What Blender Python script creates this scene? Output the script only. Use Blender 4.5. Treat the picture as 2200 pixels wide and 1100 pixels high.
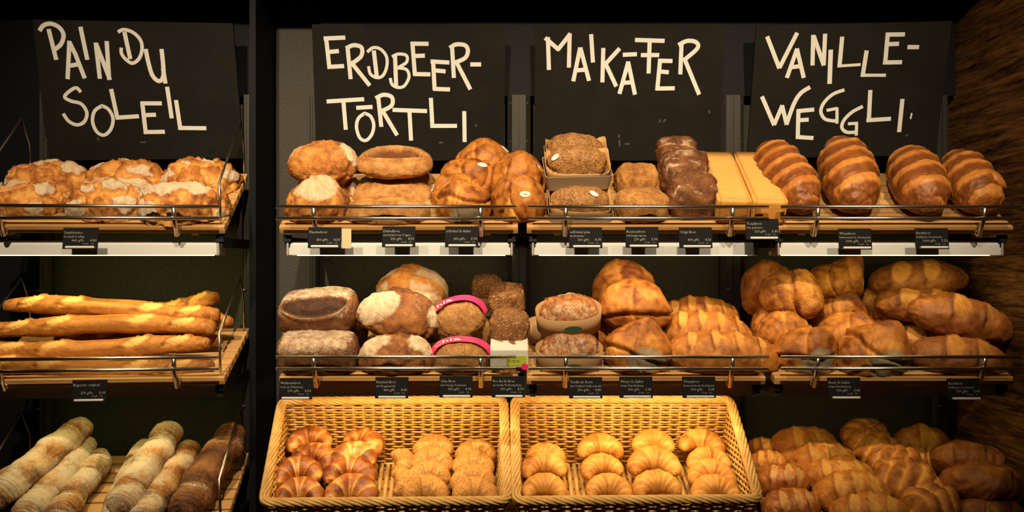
import bpy, bmesh, math, random
import numpy as np
from mathutils import Vector, Matrix

for o in list(bpy.data.objects):
    bpy.data.objects.remove(o, do_unlink=True)
SC = bpy.context.scene
COL = SC.collection
R = math.radians

# ------------------------------------------------------------------ camera
# eye height is z = 0, the front edge of the shelves stands at y = 0
F, D, CX, CY = 1900.0, 2.55, 1100.0, 550.0
cam = bpy.data.cameras.new('camera')
cam.sensor_width = 36.0
cam.lens = 36.0 * F / 2200.0
cam.clip_start = 0.05
cam_o = bpy.data.objects.new('camera', cam)
cam_o.location = (0, -D, 0)
cam_o.rotation_euler = (R(90), 0, 0)
COL.objects.link(cam_o)
SC.camera = cam_o

# ------------------------------------------------------------------ world, exposure, lights
SC.view_settings.view_transform = 'Standard'
SC.view_settings.look = 'None'
SC.view_settings.gamma = 1.0
SC.view_settings.use_curve_mapping = False
SC.view_settings.exposure = 0.0
w = bpy.data.worlds.new('world')
SC.world = w
w.use_nodes = True
w.node_tree.nodes['Background'].inputs[0].default_value = (0.05, 0.06, 0.075, 1)
w.node_tree.nodes['Background'].inputs[1].default_value = 0.06

def spot(name, loc, target, energy, size, color, blend=0.6, radius=0.03):
    l = bpy.data.lights.new(name, 'SPOT')
    l.energy = energy; l.spot_size = R(size); l.spot_blend = blend
    l.color = color; l.shadow_soft_size = radius
    o = bpy.data.objects.new(name, l)
    o.location = loc
    o.rotation_euler = (Vector(target) - Vector(loc)).to_track_quat('-Z', 'Y').to_euler()
    COL.objects.link(o)
    return o
WARM = (1.0, 0.755, 0.45)
spot('ceiling_spot', (-0.95, -1.70, 1.35), (-1.10, 0.15, 0.15), 225, 58, WARM, 0.9)
spot('ceiling_spot', (-0.30, -1.70, 1.35), (-0.33, 0.15, 0.15), 205, 58, WARM, 0.9)
spot('ceiling_spot', (0.28, -1.70, 1.35), (0.38, 0.15, 0.15), 220, 58, WARM, 0.9)
spot('ceiling_spot', (1.02, -1.70, 1.35), (1.02, 0.15, 0.40), 195, 50, WARM, 1.0)

# ------------------------------------------------------------------ helpers
def P(px, py, Y):
    s = (D + Y) / F
    return Vector(((px - CX) * s, Y, (CY - py) * s))
def S(Y):
    return F / (D + Y)

def link(o, parent=None):
    COL.objects.link(o)
    if parent is not None:
        o.parent = parent
    return o

def tag(o, label=None, cat=None, group=None, kind=None):
    if label: o['label'] = label
    if cat: o['category'] = cat
    if group: o['group'] = group
    if kind: o['kind'] = kind
    return o

def empty(name, loc=(0, 0, 0), rz=0.0):
    o = bpy.data.objects.new(name, None)
    o.empty_display_size = 0.05
    o.location = loc; o.rotation_euler = (0, 0, rz)
    return link(o)

def mk(name, verts, faces, mat, parent=None, attrs=None, smooth=True):
    me = bpy.data.meshes.new(name)
    me.from_pydata([tuple(map(float, v)) for v in verts], [], faces)
    me.materials.append(mat)
    if smooth:
        me.polygons.foreach_set('use_smooth', [True] * len(me.polygons))
    if attrs:
        for k, a in attrs.items():
            at = me.attributes.new(k, 'FLOAT', 'POINT')
            at.data.foreach_set('value', np.asarray(a, dtype=np.float32))
    me.update()
    return link(bpy.data.objects.new(name, me), parent)

class MB:
    """collects shapes that become ONE mesh object"""
    def __init__(s): s.v = []; s.f = []
    def add(s, v, f):
        b = len(s.v); s.v += [tuple(p) for p in v]; s.f += [tuple(i + b for i in q) for q in f]
    def box(s, c, d, M=None, bev=0.0):
        x, y, z = d[0] / 2, d[1] / 2, d[2] / 2
        if bev <= 0:
            vs = [Vector((sx * x, sy * y, sz * z)) for sx in (-1, 1) for sy in (-1, 1) for sz in (-1, 1)]
            fs = [(0, 1, 3, 2), (4, 6, 7, 5), (0, 4, 5, 1), (2, 3, 7, 6), (0, 2, 6, 4), (1, 5, 7, 3)]
        else:
            bm = bmesh.new(); bmesh.ops.create_cube(bm, size=1.0)
            for v in bm.verts: v.co = Vector((v.co.x * 2 * x, v.co.y * 2 * y, v.co.z * 2 * z))
            bmesh.ops.bevel(bm, geom=list(bm.edges), offset=bev, segments=2, affect='EDGES', profile=0.6)
            bm.verts.index_update()
            vs = [v.co.copy() for v in bm.verts]; fs = [tuple(v.index for v in f.verts) for f in bm.faces]
            bm.free()
        c = Vector(c)
        vs = [(M @ v if M else v) + c for v in vs]
        s.add(vs, fs)
    def tube(s, pts, r, n=8, cap=True, up=None):
        pts = [Vector(p) for p in pts]; k = len(pts); vs = []; fs = []
        rr = r if hasattr(r, '__len__') else [r] * k
        prev = None
        for i, p in enumerate(pts):
            t = (pts[min(i + 1, k - 1)] - pts[max(i - 1, 0)]).normalized()
            a = prev if prev is not None else (Vector((0, 0, 1)) if abs(t.z) < 0.9 else Vector((1, 0, 0)))
            a = (a - t * a.dot(t)).normalized(); b = t.cross(a); prev = a
            for j in range(n):
                q = 2 * math.pi * j / n
                vs.append(p + (a * math.cos(q) + b * math.sin(q)) * rr[i])
        for i in range(k - 1):
            for j in range(n):
                fs.append((i * n + j, i * n + (j + 1) % n, (i + 1) * n + (j + 1) % n, (i + 1) * n + j))
        if cap:
            fs.append(tuple(reversed(range(n)))); fs.append(tuple(range((k - 1) * n, k * n)))
        s.add(vs, fs)
    def build(s, name, mat, parent=None, smooth=False):
        return mk(name, s.v, s.f, mat, parent, smooth=smooth)

# ------------------------------------------------------------------ materials
class NT:
    def __init__(s, name):
        s.m = bpy.data.materials.new(name); s.m.use_nodes = True
        s.t = s.m.node_tree; s.b = s.t.nodes['Principled BSDF']
    def n(s, typ, **kw):
        nd = s.t.nodes.new(typ)
        for k, v in kw.items():
            if k.startswith('_'): setattr(nd, k[1:], v)
            else: nd.inputs[k].default_value = v
        return nd
    def l(s, a, b): s.t.links.new(a, b)
    def ramp(s, fac, stops):
        r = s.n('ShaderNodeValToRGB'); e = r.color_ramp.elements
        while len(e) < len(stops): e.new(0.5)
        for el, (p, c) in zip(e, stops):
            el.position = p; el.color = (c[0], c[1], c[2], 1)
        if fac is not None: s.l(fac, r.inputs['Fac'])
        return r
    def math(s, op, a, b=None):
        m = s.n('ShaderNodeMath', _operation=op)
        for i, v in enumerate((a, b)):
            if v is None: continue
            if hasattr(v, 'is_linked'): s.l(v, m.inputs[i])
            else: m.inputs[i].default_value = v
        return m.outputs[0]
    def mix(s, fac, a, b):
        m = s.n('ShaderNodeMix', _data_type='RGBA')
        for v, k in ((fac, 0), (a, 6), (b, 7)):
            if hasattr(v, 'is_linked'): s.l(v, m.inputs[k])
            else: m.inputs[k].default_value = v if k == 0 else (v[0], v[1], v[2], 1)
        return m.outputs[2]
    def set(s, **kw):
        for k, v in kw.items():
            k = k.replace('_', ' ')
            if hasattr(v, 'is_linked'): s.l(v, s.b.inputs[k])
            else: s.b.inputs[k].default_value = (v[0], v[1], v[2], 1) if k in ('Base Color', 'Emission Color') else v
        return s
    def bump(s, h, strength, dist):
        b = s.n('ShaderNodeBump'); b.inputs['Strength'].default_value = strength; b.inputs['Distance'].default_value = dist
        s.l(h, b.inputs['Height']); s.l(b.outputs[0], s.b.inputs['Normal'])
    def obj(s): return s.n('ShaderNodeTexCoord').outputs['Object']
    def noise(s, vec, scale, detail=4, rough=0.6):
        n = s.n('ShaderNodeTexNoise'); n.inputs['Scale'].default_value = scale
        n.inputs['Detail'].default_value = detail; n.inputs['Roughness'].default_value = rough
        s.l(vec, n.inputs['Vector']); return n.outputs[0]

def plain(name, col, rough=0.5, metal=0.0, spec=0.5):
    return NT(name).set(Base_Color=col, Roughness=rough, Metallic=metal, Specular_IOR_Level=spec).m

def crust(name, stops, flour=(0.66, 0.55, 0.40), rough=0.55, mott=0.5, bump=0.5, spec=0.3, speck=0.0, grain=55):
    """bread crust: the attribute 'bake' says how far a spot is browned, on toast fronts also painted shade, 'flour' where flour dust lies"""
    t = NT(name); v = t.obj()
    bake = t.n('ShaderNodeAttribute', _attribute_name='bake').outputs['Fac']
    fl = t.n('ShaderNodeAttribute', _attribute_name='flour').outputs['Fac']
    n1 = t.noise(v, grain, 5, 0.65); n2 = t.noise(v, grain * 5, 3, 0.6)
    b = t.math('ADD', bake, t.math('MULTIPLY', t.math('SUBTRACT', n1, 0.5), mott))
    b = t.math('ADD', b, t.math('MULTIPLY', t.math('SUBTRACT', n2, 0.5), mott * 0.6))
    col = t.ramp(b, stops).outputs[0]
    if speck > 0:
        vo = t.n('ShaderNodeTexVoronoi'); vo.inputs['Scale'].default_value = 170; t.l(v, vo.inputs['Vector'])
        k = t.ramp(vo.outputs['Distance'], [(0.0, (1, 1, 1)), (0.3, (1, 1, 1)), (0.4, (0, 0, 0))]).outputs[0]
        pick = t.ramp(vo.outputs['Color'], [(0.0, (0, 0, 0)), (1 - speck, (0, 0, 0)), (1 - speck + 0.05, (1, 1, 1))]).outputs[0]
        col = t.mix(t.math('MULTIPLY', k, pick), col, (0.07, 0.03, 0.012))
    fm = t.math('SUBTRACT', t.math('MULTIPLY', fl, 1.42), t.math('MULTIPLY', n2, 1.15))
    fm = t.ramp(t.math('ADD', fm, t.math('MULTIPLY', t.math('SUBTRACT', n1, 0.5), 1.8)), [(0.0, (0, 0, 0)), (0.8, (0.88, 0.88, 0.88))]).outputs[0]
    col = t.mix(fm, col, flour)
    t.set(Base_Color=col, Roughness=t.mix(fm, (rough,) * 3, (0.95,) * 3), Specular_IOR_Level=spec)
    t.bump(t.math('ADD', t.math('MULTIPLY', n1, 0.6), n2), bump, 0.004)
    return t.m

def seeded(name, base, cols, scale=230, bump=0.9, cover=0.8):
    """a crust closely set with seeds"""
    t = NT(name); v = t.obj()
    wn = t.n('ShaderNodeTexNoise'); wn.inputs['Scale'].default_value = 60; t.l(v, wn.inputs['Vector'])
    mx = t.n('ShaderNodeMix', _data_type='VECTOR'); mx.inputs[0].default_value = 0.012
    t.l(v, mx.inputs[4]); t.l(wn.outputs['Color'], mx.inputs[5])
    vo = t.n('ShaderNodeTexVoronoi'); vo.inputs['Scale'].default_value = scale; t.l(mx.outputs[1], vo.inputs['Vector'])
    n1 = t.noise(v, 25, 4)
    sep = t.n('ShaderNodeSeparateColor'); t.l(vo.outputs['Color'], sep.inputs[0])
    seed = t.ramp(sep.outputs[0], cols).outputs[0]
    bake = t.n('ShaderNodeAttribute', _attribute_name='bake').outputs['Fac']
    crst = t.ramp(t.math('ADD', bake, t.math('SUBTRACT', n1, 0.5)), base).outputs[0]
    edge = t.ramp(vo.outputs['Distance'], [(0.25, (1, 1, 1)), (0.55, (0, 0, 0))]).outputs[0]
    has = t.ramp(sep.outputs[1], [(cover - 0.02, (1, 1, 1)), (cover, (0, 0, 0))]).outputs[0]
    f = t.math('MULTIPLY', edge, has)
    t.set(Base_Color=t.mix(f, crst, seed), Roughness=0.6, Specular_IOR_Level=0.3)
    t.bump(t.math('ADD', f, t.math('MULTIPLY', n1, 0.5)), bump, 0.003)
    return t.m

M = {}
M['golden'] = crust('golden_crust', [(0.05, (0.68, 0.34, 0.075)), (0.45, (0.47, 0.175, 0.030)), (0.95, (0.17, 0.045, 0.010))], flour=(0.27, 0.245, 0.19), mott=0.5, rough=0.5, spec=0.3, bump=0.35)
M['pale'] = crust('pale_crust', [(0.05, (0.62, 0.36, 0.14)), (0.5, (0.43, 0.20, 0.060)), (0.95, (0.12, 0.040, 0.013))], mott=0.8, rough=0.7, bump=0.6)
M['rustic'] = crust('rustic_crust', [(0.05, (0.72, 0.37, 0.10)), (0.5, (0.47, 0.175, 0.034)), (0.95, (0.15, 0.040, 0.010))], mott=0.9, rough=0.6, bump=0.8)
M['brown'] = crust('brown_crust', [(0.05, (0.46, 0.20, 0.055)), (0.5, (0.26, 0.095, 0.026)), (0.95, (0.085, 0.027, 0.010))], mott=0.7, rough=0.65, bump=0.8)
M['dark'] = crust('dark_rye_crust', [(0.05, (0.30, 0.13, 0.045)), (0.5, (0.15, 0.055, 0.020)), (0.95, (0.045, 0.017, 0.008))], mott=0.9, rough=0.6, bump=0.9)
M['stripe'] = crust('striped_crust', [(0.05, (0.66, 0.30, 0.066)), (0.45, (0.40, 0.135, 0.026)), (0.95, (0.115, 0.031, 0.009))], mott=0.4, rough=0.42, spec=0.4, bump=0.3)
M['oval'] = crust('oval_loaf_crust', [(0.05, (0.56, 0.25, 0.055)), (0.45, (0.31, 0.105, 0.021)), (0.95, (0.11, 0.031, 0.009))], mott=0.5, rough=0.48, spec=0.35, bump=0.4)
M['baguette'] = crust('baguette_crust', [(0.05, (0.80, 0.47, 0.13)), (0.5, (0.50, 0.205, 0.038)), (0.95, (0.22, 0.066, 0.013))], mott=0.5, rough=0.5, spec=0.3, bump=0.4)
M['twist'] = crust('floury_twist_crust', [(0.05, (0.58, 0.31, 0.085)), (0.5, (0.33, 0.135, 0.036)), (0.95, (0.09, 0.030, 0.013))], flour=(0.62, 0.53, 0.40), mott=0.9, rough=0.7, bump=0.9)
M['toast'] = crust('toast_crust', [(0.1, (0.74, 0.42, 0.125)), (0.5, (0.62, 0.31, 0.075)), (0.95, (0.42, 0.15, 0.026))], mott=0.3, rough=0.55, bump=0.15)
M['butter'] = crust('butter_crust', [(0.05, (0.72, 0.40, 0.10)), (0.5, (0.55, 0.245, 0.048)), (0.95, (0.24, 0.075, 0.013))], mott=0.5, rough=0.48, spec=0.35, bump=0.4)
M['lye'] = crust('lye_crust', [(0.05, (0.66, 0.36, 0.11)), (0.45, (0.38, 0.120, 0.024)), (0.95, (0.12, 0.030, 0.009))], mott=0.6, rough=0.36, spec=0.4, bump=0.3)
M['nut'] = crust('grain_crust', [(0.05, (0.64, 0.36, 0.12)), (0.5, (0.43, 0.19, 0.05)), (0.95, (0.16, 0.053, 0.017))], mott=1.1, rough=0.65, bump=1.0, speck=0.25, grain=80)
M['seed'] = seeded('sesame_seed_crust', [(0.1, (0.42, 0.21, 0.07)), (0.9, (0.20, 0.075, 0.022))], [(0.0, (0.62, 0.42, 0.18)), (0.4, (0.52, 0.30, 0.11)), (0.62, (0.22, 0.10, 0.035)), (0.8, (0.05, 0.024, 0.011)), (1.0, (0.58, 0.38, 0.15))])
M['chia'] = seeded('fine_seed_crust', [(0.1, (0.42, 0.21, 0.07)), (0.9, (0.26, 0.11, 0.032))], [(0.0, (0.55, 0.34, 0.12)), (0.6, (0.40, 0.21, 0.065)), (1.0, (0.16, 0.075, 0.03))], scale=330, bump=0.8)
M['probody'] = seeded('dark_seed_crust', [(0.1, (0.24, 0.10, 0.034)), (0.9, (0.11, 0.042, 0.016))], [(0.0, (0.62, 0.35, 0.12)), (0.3, (0.44, 0.21, 0.07)), (0.6, (0.20, 0.08, 0.03)), (0.9, (0.62, 0.38, 0.15))], scale=190, bump=1.0)
M['seedroll'] = seeded('seeded_roll_crust', [(0.1, (0.58, 0.30, 0.08)), (0.9, (0.36, 0.15, 0.034))], [(0.0, (0.58, 0.35, 0.12)), (0.35, (0.40, 0.20, 0.06)), (0.6, (0.09, 0.04, 0.018)), (1.0, (0.52, 0.30, 0.10))], scale=300, bump=0.6, cover=0.6)

M['steel'] = plain('brushed_steel', (0.62, 0.58, 0.54), 0.28, 1.0)
M['alu'] = plain('grey_white_housing', (0.50, 0.53, 0.57), 0.45)
M['alucap'] = plain('grey_end_cap', (0.30, 0.29, 0.28), 0.5)
M['black'] = plain('black_metal', (0.007, 0.008, 0.011), 0.5, spec=0.25)
M['tagblack'] = plain('black_card', (0.0045, 0.005, 0.007), 0.7, spec=0.12)
M['tagtext'] = plain('white_print', (0.24, 0.235, 0.225), 0.7)
M['chalk'] = plain('white_chalk_ink', (0.60, 0.62, 0.64), 0.85)
M['smudge'] = plain('grey_chalk_dust', (0.045, 0.043, 0.041), 0.9)
M['paper'] = plain('brown_paper', (0.50, 0.29, 0.12), 0.8)
M['card'] = plain('grey_card', (0.30, 0.22, 0.15), 0.8)
M['kraft'] = plain('kraft_card', (0.32, 0.185, 0.085), 0.75)
M['green'] = plain('dark_green_print', (0.02, 0.09, 0.055), 0.7)
M['teal'] = plain('teal_print', (0.05, 0.13, 0.15), 0.7)
M['pink'] = plain('pink_band', (0.72, 0.03, 0.14), 0.4)
M['white'] = plain('white_print_on_band', (0.75, 0.70, 0.66), 0.5)
M['sleeve'] = plain('white_sleeve', (0.58, 0.58, 0.56), 0.5)
M['lime'] = plain('lime_print', (0.36, 0.46, 0.03), 0.5)
M['cream'] = plain('cream_slip', (0.50, 0.42, 0.26), 0.6)
M['sticker'] = plain('white_edible_label', (0.80, 0.75, 0.68), 0.6)

def wood(name, a, b, axis_scale, rough=0.5, scale=1.0, bump=0.1):
    t = NT(name)
    mp = t.n('ShaderNodeMapping'); t.l(t.obj(), mp.inputs['Vector']); mp.inputs['Scale'].default_value = axis_scale
    n = t.noise(mp.outputs[0], 6 * scale, 6, 0.65); n2 = t.noise(mp.outputs[0], 40 * scale, 3)
    f = t.math('ADD', t.math('MULTIPLY', n, 0.8), t.math('MULTIPLY', n2, 0.2))
    t.set(Base_Color=t.ramp(f, [(0.3, a), (0.7, b)]).outputs[0], Roughness=rough)
    t.bump(n2, bump, 0.001)
    return t.m
M['beech'] = wood('beech_slat_wood', (0.44, 0.235, 0.085), (0.60, 0.36, 0.15), (1.5, 14, 14))

def walnut():
    t = NT('dark_veneer_wood')
    mp = t.n('ShaderNodeMapping'); t.l(t.obj(), mp.inputs['Vector'])
    mp.inputs['Rotation'].default_value = (R(-13), 0, 0); mp.inputs['Scale'].default_value = (1, 0.8, 10)
    wv = t.noise(mp.outputs[0], 2.2, 3, 0.5)
    mx = t.n('ShaderNodeMix', _data_type='VECTOR'); mx.inputs[0].default_value = 0.12
    nn = t.n('ShaderNodeTexNoise'); nn.inputs['Scale'].default_value = 1.6; t.l(mp.outputs[0], nn.inputs['Vector'])
    t.l(mp.outputs[0], mx.inputs[4]); t.l(nn.outputs['Color'], mx.inputs[5])
    n1 = t.noise(mx.outputs[1], 5.0, 7, 0.7); n2 = t.noise(mx.outputs[1], 26.0, 4, 0.6)
    f = t.math('ADD', t.math('MULTIPLY', n1, 0.7), t.math('MULTIPLY', n2, 0.3))
    col = t.ramp(f, [(0.38, (0.010, 0.005, 0.0025)), (0.47, (0.080, 0.036, 0.012)), (0.60, (0.24, 0.115, 0.036))]).outputs[0]
    t.set(Base_Color=col, Roughness=0.5, Specular_IOR_Level=0.2)
    return t.m
M['walnut'] = walnut()

def plaster(name, col):
    t = NT(name); v = t.obj()
    n = t.noise(v, 130, 4, 0.6)
    t.set(Base_Color=t.ramp(n, [(0.3, tuple(c * 0.8 for c in col)), (0.7, tuple(c * 1.2 for c in col))]).outputs[0], Roughness=0.7, Specular_IOR_Level=0.12)
    t.bump(n, 0.6, 0.004)
    return t.m
M['plaster'] = plaster('dark_textured_panel', (0.052, 0.054, 0.043))
M['strip'] = plaster('grey_textured_plaster', (0.052, 0.049, 0.046))
M['header'] = plain('black_blue_panel', (0.0035, 0.0045, 0.0075), 0.6, spec=0.10)
M['post'] = plain('dark_grey_steel', (0.019, 0.018, 0.017), 0.5, 0.0, 0.2)
M['floor'] = plain('dark_floor_tile', (0.05, 0.045, 0.04), 0.6)

def board():
    t = NT('chalkboard_black'); v = t.obj()
    n = t.noise(v, 9, 5, 0.6)
    t.set(Base_Color=t.ramp(n, [(0.3, (0.007, 0.0065, 0.006)), (0.75, (0.012, 0.011, 0.010))]).outputs[0], Roughness=0.65, Specular_IOR_Level=0.10)
    return t.m
M['board'] = board()

def wicker():
    t = NT('willow_wicker'); v = t.obj()
    n = t.noise(v, 22, 3); n2 = t.noise(v, 160, 2)
    f = t.math('ADD', t.math('MULTIPLY', n, 0.7), t.math('MULTIPLY', n2, 0.3))
    t.set(Base_Color=t.ramp(f, [(0.3, (0.42, 0.22, 0.055)), (0.55, (0.60, 0.37, 0.12)), (0.75, (0.70, 0.48, 0.20))]).outputs[0], Roughness=0.5)
    return t.m
M['wicker'] = wicker()

def emit(name, col, st):
    t = NT(name); t.set(Base_Color=(0.8, 0.8, 0.8), Emission_Color=col); t.b.inputs['Emission Strength'].default_value = st
    return t.m
M['tube_white'] = emit('lit_warm_tube', (1.0, 0.82, 0.52), 2.6)
M['tube_yellow'] = emit('lit_yellow_tube', (1.0, 0.88, 0.38), 2.6)

def clear():
    m = bpy.data.materials.new('clear_acrylic'); m.use_nodes = True
    t = m.node_tree; t.nodes.clear()
    o = t.nodes.new('ShaderNodeOutputMaterial'); tr = t.nodes.new('ShaderNodeBsdfTransparent'); gl = t.nodes.new('ShaderNodeBsdfGlossy')
    tr.inputs[0].default_value = (0.80, 0.80, 0.78, 1); gl.inputs['Roughness'].default_value = 0.05  # tint also darkens what lies behind, for the guard rail's shade
    mx = t.nodes.new('ShaderNodeMixShader'); mx.inputs[0].default_value = 0.05
    t.links.new(tr.outputs[0], mx.inputs[1]); t.links.new(gl.outputs[0], mx.inputs[2]); t.links.new(mx.outputs[0], o.inputs[0])
    return m
M['clear'] = clear()

# ------------------------------------------------------------------ the room
def struct(name, c, d, mat):
    b = MB(); b.box(c, d); o = b.build(name, mat); o['kind'] = 'structure'; return o
struct('wall_back', (0.0, 0.56, -0.30), (4.6, 0.08, 2.5), M['plaster'])
struct('wall_right', (1.565, -0.55, -0.30), (0.10, 2.14, 2.5), M['walnut'])
struct('wall_left', (-1.93, -0.55, -0.30), (0.10, 2.14, 2.5), M['header'])
struct('trim_3', (-0.735, 0.51, -0.30), (0.155, 0.02, 2.34), M['strip'])        # plastered strip between the bays
struct('trim_4', (-1.735, 0.46, -0.30), (0.30, 0.04, 2.34), M['header'])       # black panel added over the spot-lit wall to keep the left end dark
struct('ceiling', (0.0, 0.37, 0.925), (3.9, 0.46, 0.10), M['header'])
struct('floor', (0.0, -0.55, -1.57), (4.6, 2.3, 0.05), M['floor'])
struct('trim_5', (-1.213, 0.495, 0.71), (0.74, 0.05, 0.33), M['header'])      # black panel added to darken the lit wall above the left bay
struct('trim_1', (0.43, 0.49, 0.71), (2.16, 0.055, 0.33), M['header'])          # header beam behind the chalkboards, lengthened down to keep the lit wall dark
struct('trim_2', (-0.828, 0.395, -0.30), (0.020, 0.245, 2.34), M['header'])       # black partition beside the left bay

# ------------------------------------------------------------------ bays and shelves
class Unit:
    def __init__(s, org, rz):
        s.org = Vector(org); s.rz = rz
        s.M = Matrix.Translation(s.org) @ Matrix.Rotation(rz, 4, 'Z'); s.I = s.M.inverted()
UL = Unit((-0.8295, 0, 0), R(6)); UC = Unit((0, 0, 0), 0.0)

class Row:
    """one shelf level of a bay: a plane that rises to the back"""
    def __init__(s, unit, zf, deg):
        s.u = unit; s.zf = zf; s.a = R(deg)
        s.n = unit.M.to_3x3() @ Vector((0, -math.sin(s.a), math.cos(s.a)))
        s.p0 = unit.M @ Vector((0, 0, zf))
        s.depth = 0.40 * math.cos(s.a)
    def h(s, p): return s.n.dot(p - s.p0)
    def rest(s, px, py, hgt):
        lo, hi = -0.2, 0.55
        for _ in range(50):
            m = (lo + hi) / 2
            if s.h(P(px, py, m)) > hgt: lo = m
            else: hi = m
        return (lo + hi) / 2
    def on(s, px, ly, hgt):
        """the point at picture column px and local depth ly, hgt above the shelf"""
        Y = ly
        for _ in range(20):
            p = s.u.M @ Vector((0, ly, 0))
            q = s.u.I @ Vector(((px - CX) * (D + Y) / F, Y, 0))
            Y += ly - q.y
        X = (px - CX) * (D + Y) / F
        z = s.p0.z
        base = Vector((X, Y, z)); base.z -= s.h(base) / s.n.z
        return base + s.n * hgt
ROW = {}
for k, u in (('L', UL), ('C', UC)):
    ROW[k + 't'] = Row(u, 0.0845, 28); ROW[k + 'm'] = Row(u, -0.350, 16.5); ROW[k + 'b'] = Row(u, -0.790, 21)

g12, g23, g34, g45 = -0.685, 0.03, 0.745, 1.46
BAYS = [('L', -0.69, 0.0, 'left bay'), ('C', g12 + 0.0125, g23 - 0.0125, 'second bay'), ('C', g23 + 0.0125, g34 - 0.0125, 'third bay'), ('C', g34 + 0.0125, g45 - 0.0125, 'right bay')]
HOLD = ['the floury round loaves', 'the split oval and round golden loaves', 'the paper tray and tin loaves', 'the striped loaves',
        'the stacked baguettes', 'the chia and walnut loaves', 'the oval boxed breads', 'the twisted and oval loaves',
        'the floury twisted sticks', 'the dark croissant basket', 'the butter croissant basket', 'the pile of bread rolls']

def make_shelf(bi, lev):
    k, x0, x1, bay = BAYS[bi]
    row = ROW[k + lev]; a = row.a; li = 'tmb'.index(lev)
    xc, wd = (x0 + x1) / 2, x1 - x0
    loc = row.u.M @ Vector((xc, 0, row.zf))
    root = empty('slatted_shelf', loc, row.u.rz)
    word = ('top', 'middle', 'bottom')[li]
    tag(root, f'sloping {word} beech shelf in the {bay} under {HOLD[li * 4 + bi]}', 'shelf', 'sloping slatted shelves')
    MX = Matrix.Rotation(a, 3, 'X')
    for i in range(8):
        b = MB(); yc = 0.021 + i * 0.0505
        b.box(MX @ Vector((0, yc, -0.0115)), (wd, 0.042, 0.023), MX, bev=0.003)
        b.build('slat', M['beech'], root)
    for sx in (-1, 1):
        b = MB(); b.box(MX @ Vector((sx * (wd / 2 - 0.09), 0.205, -0.031)), (0.02, 0.37, 0.016), MX)
        b.build('runner', M['beech'], root)
    # black arms carry the shelf from the posts
    za = -0.045
    for sx in (-1, 1):
        b = MB(); x = sx * (wd / 2 - 0.018)
        b.box((x, 0.228, za), (0.016, 0.40, 0.03))
        b.box((x, 0.03, za + 0.012), (0.022, 0.018, 0.02))
        hh = row.depth * 0.9 * math.tan(a)
        b.box((x, row.depth * 0.9, (za + hh - 0.03) / 2 + 0.0), (0.014, 0.02, max(0.02, hh - 0.03 - za)))
        b.build('support_arm', M['black'], root)
    # guard rail
    gr = MB(); 
    up = {'t': 0.055, 'm': 0.064, 'b': 0.022}[lev]
    yr = -0.045
    x_l, x_r = -wd / 2 + 0.004, wd / 2 - 0.006
    fenced = not (lev == 'b' and bi in (1, 2))
    for dz in ((up, up - 0.033) if fenced else ()):
        b = MB(); b.tube([(x_l, yr, dz), (x_r, yr, dz)], 0.0052, 12); b.build('guard_bar', M['steel'], root, smooth=True)
    for x in (() if not fenced else (-0.235, 0.238) if bi else (-0.255, 0.215)):
        b = MB()
        b.tube([(x, yr + 0.002, up + 0.004), (x, yr + 0.006, up - 0.03), (x, -0.006, -0.026)], [0.0065, 0.0065, 0.0075], 10)
        b.tube([(x, -0.012, -0.016), (x, 0.004, -0.016)], 0.010, 12)
        b.build('guard_stanchion', M['steel'], root, smooth=True)
    if fenced: b = MB(); b.box((0, yr + 0.010, up - 0.0165), (wd - 0.05, 0.003, 0.030)); b.build('clear_guard_panel', M['clear'], root)
    if bi == 0:
        for sx in (-1, 1):
            x = sx * (wd / 2 - 0.012)
            pts = [(x, 0.01, 0.012), (x - sx * 0.004, 0.005, 0.125), (x, 0.285, 0.345 if lev == 't' else 0.28), (x, 0.345, 0.27 if lev == 't' else 0.20), (x, 0.352, 0.352 * math.tan(a) + 0.002)]
            if lev == 'b': pts = [(p[0], p[1], p[2] + (0.02 if 0 < i < 4 else 0)) for i, p in enumerate(pts)]
            b = MB(); b.tube(pts, 0.0036, 8); b.build('side_wire', M['steel'], root, smooth=True)
    return root
for lev in 'tmb':
    for bi in range(4): make_shelf(bi, lev)

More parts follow.
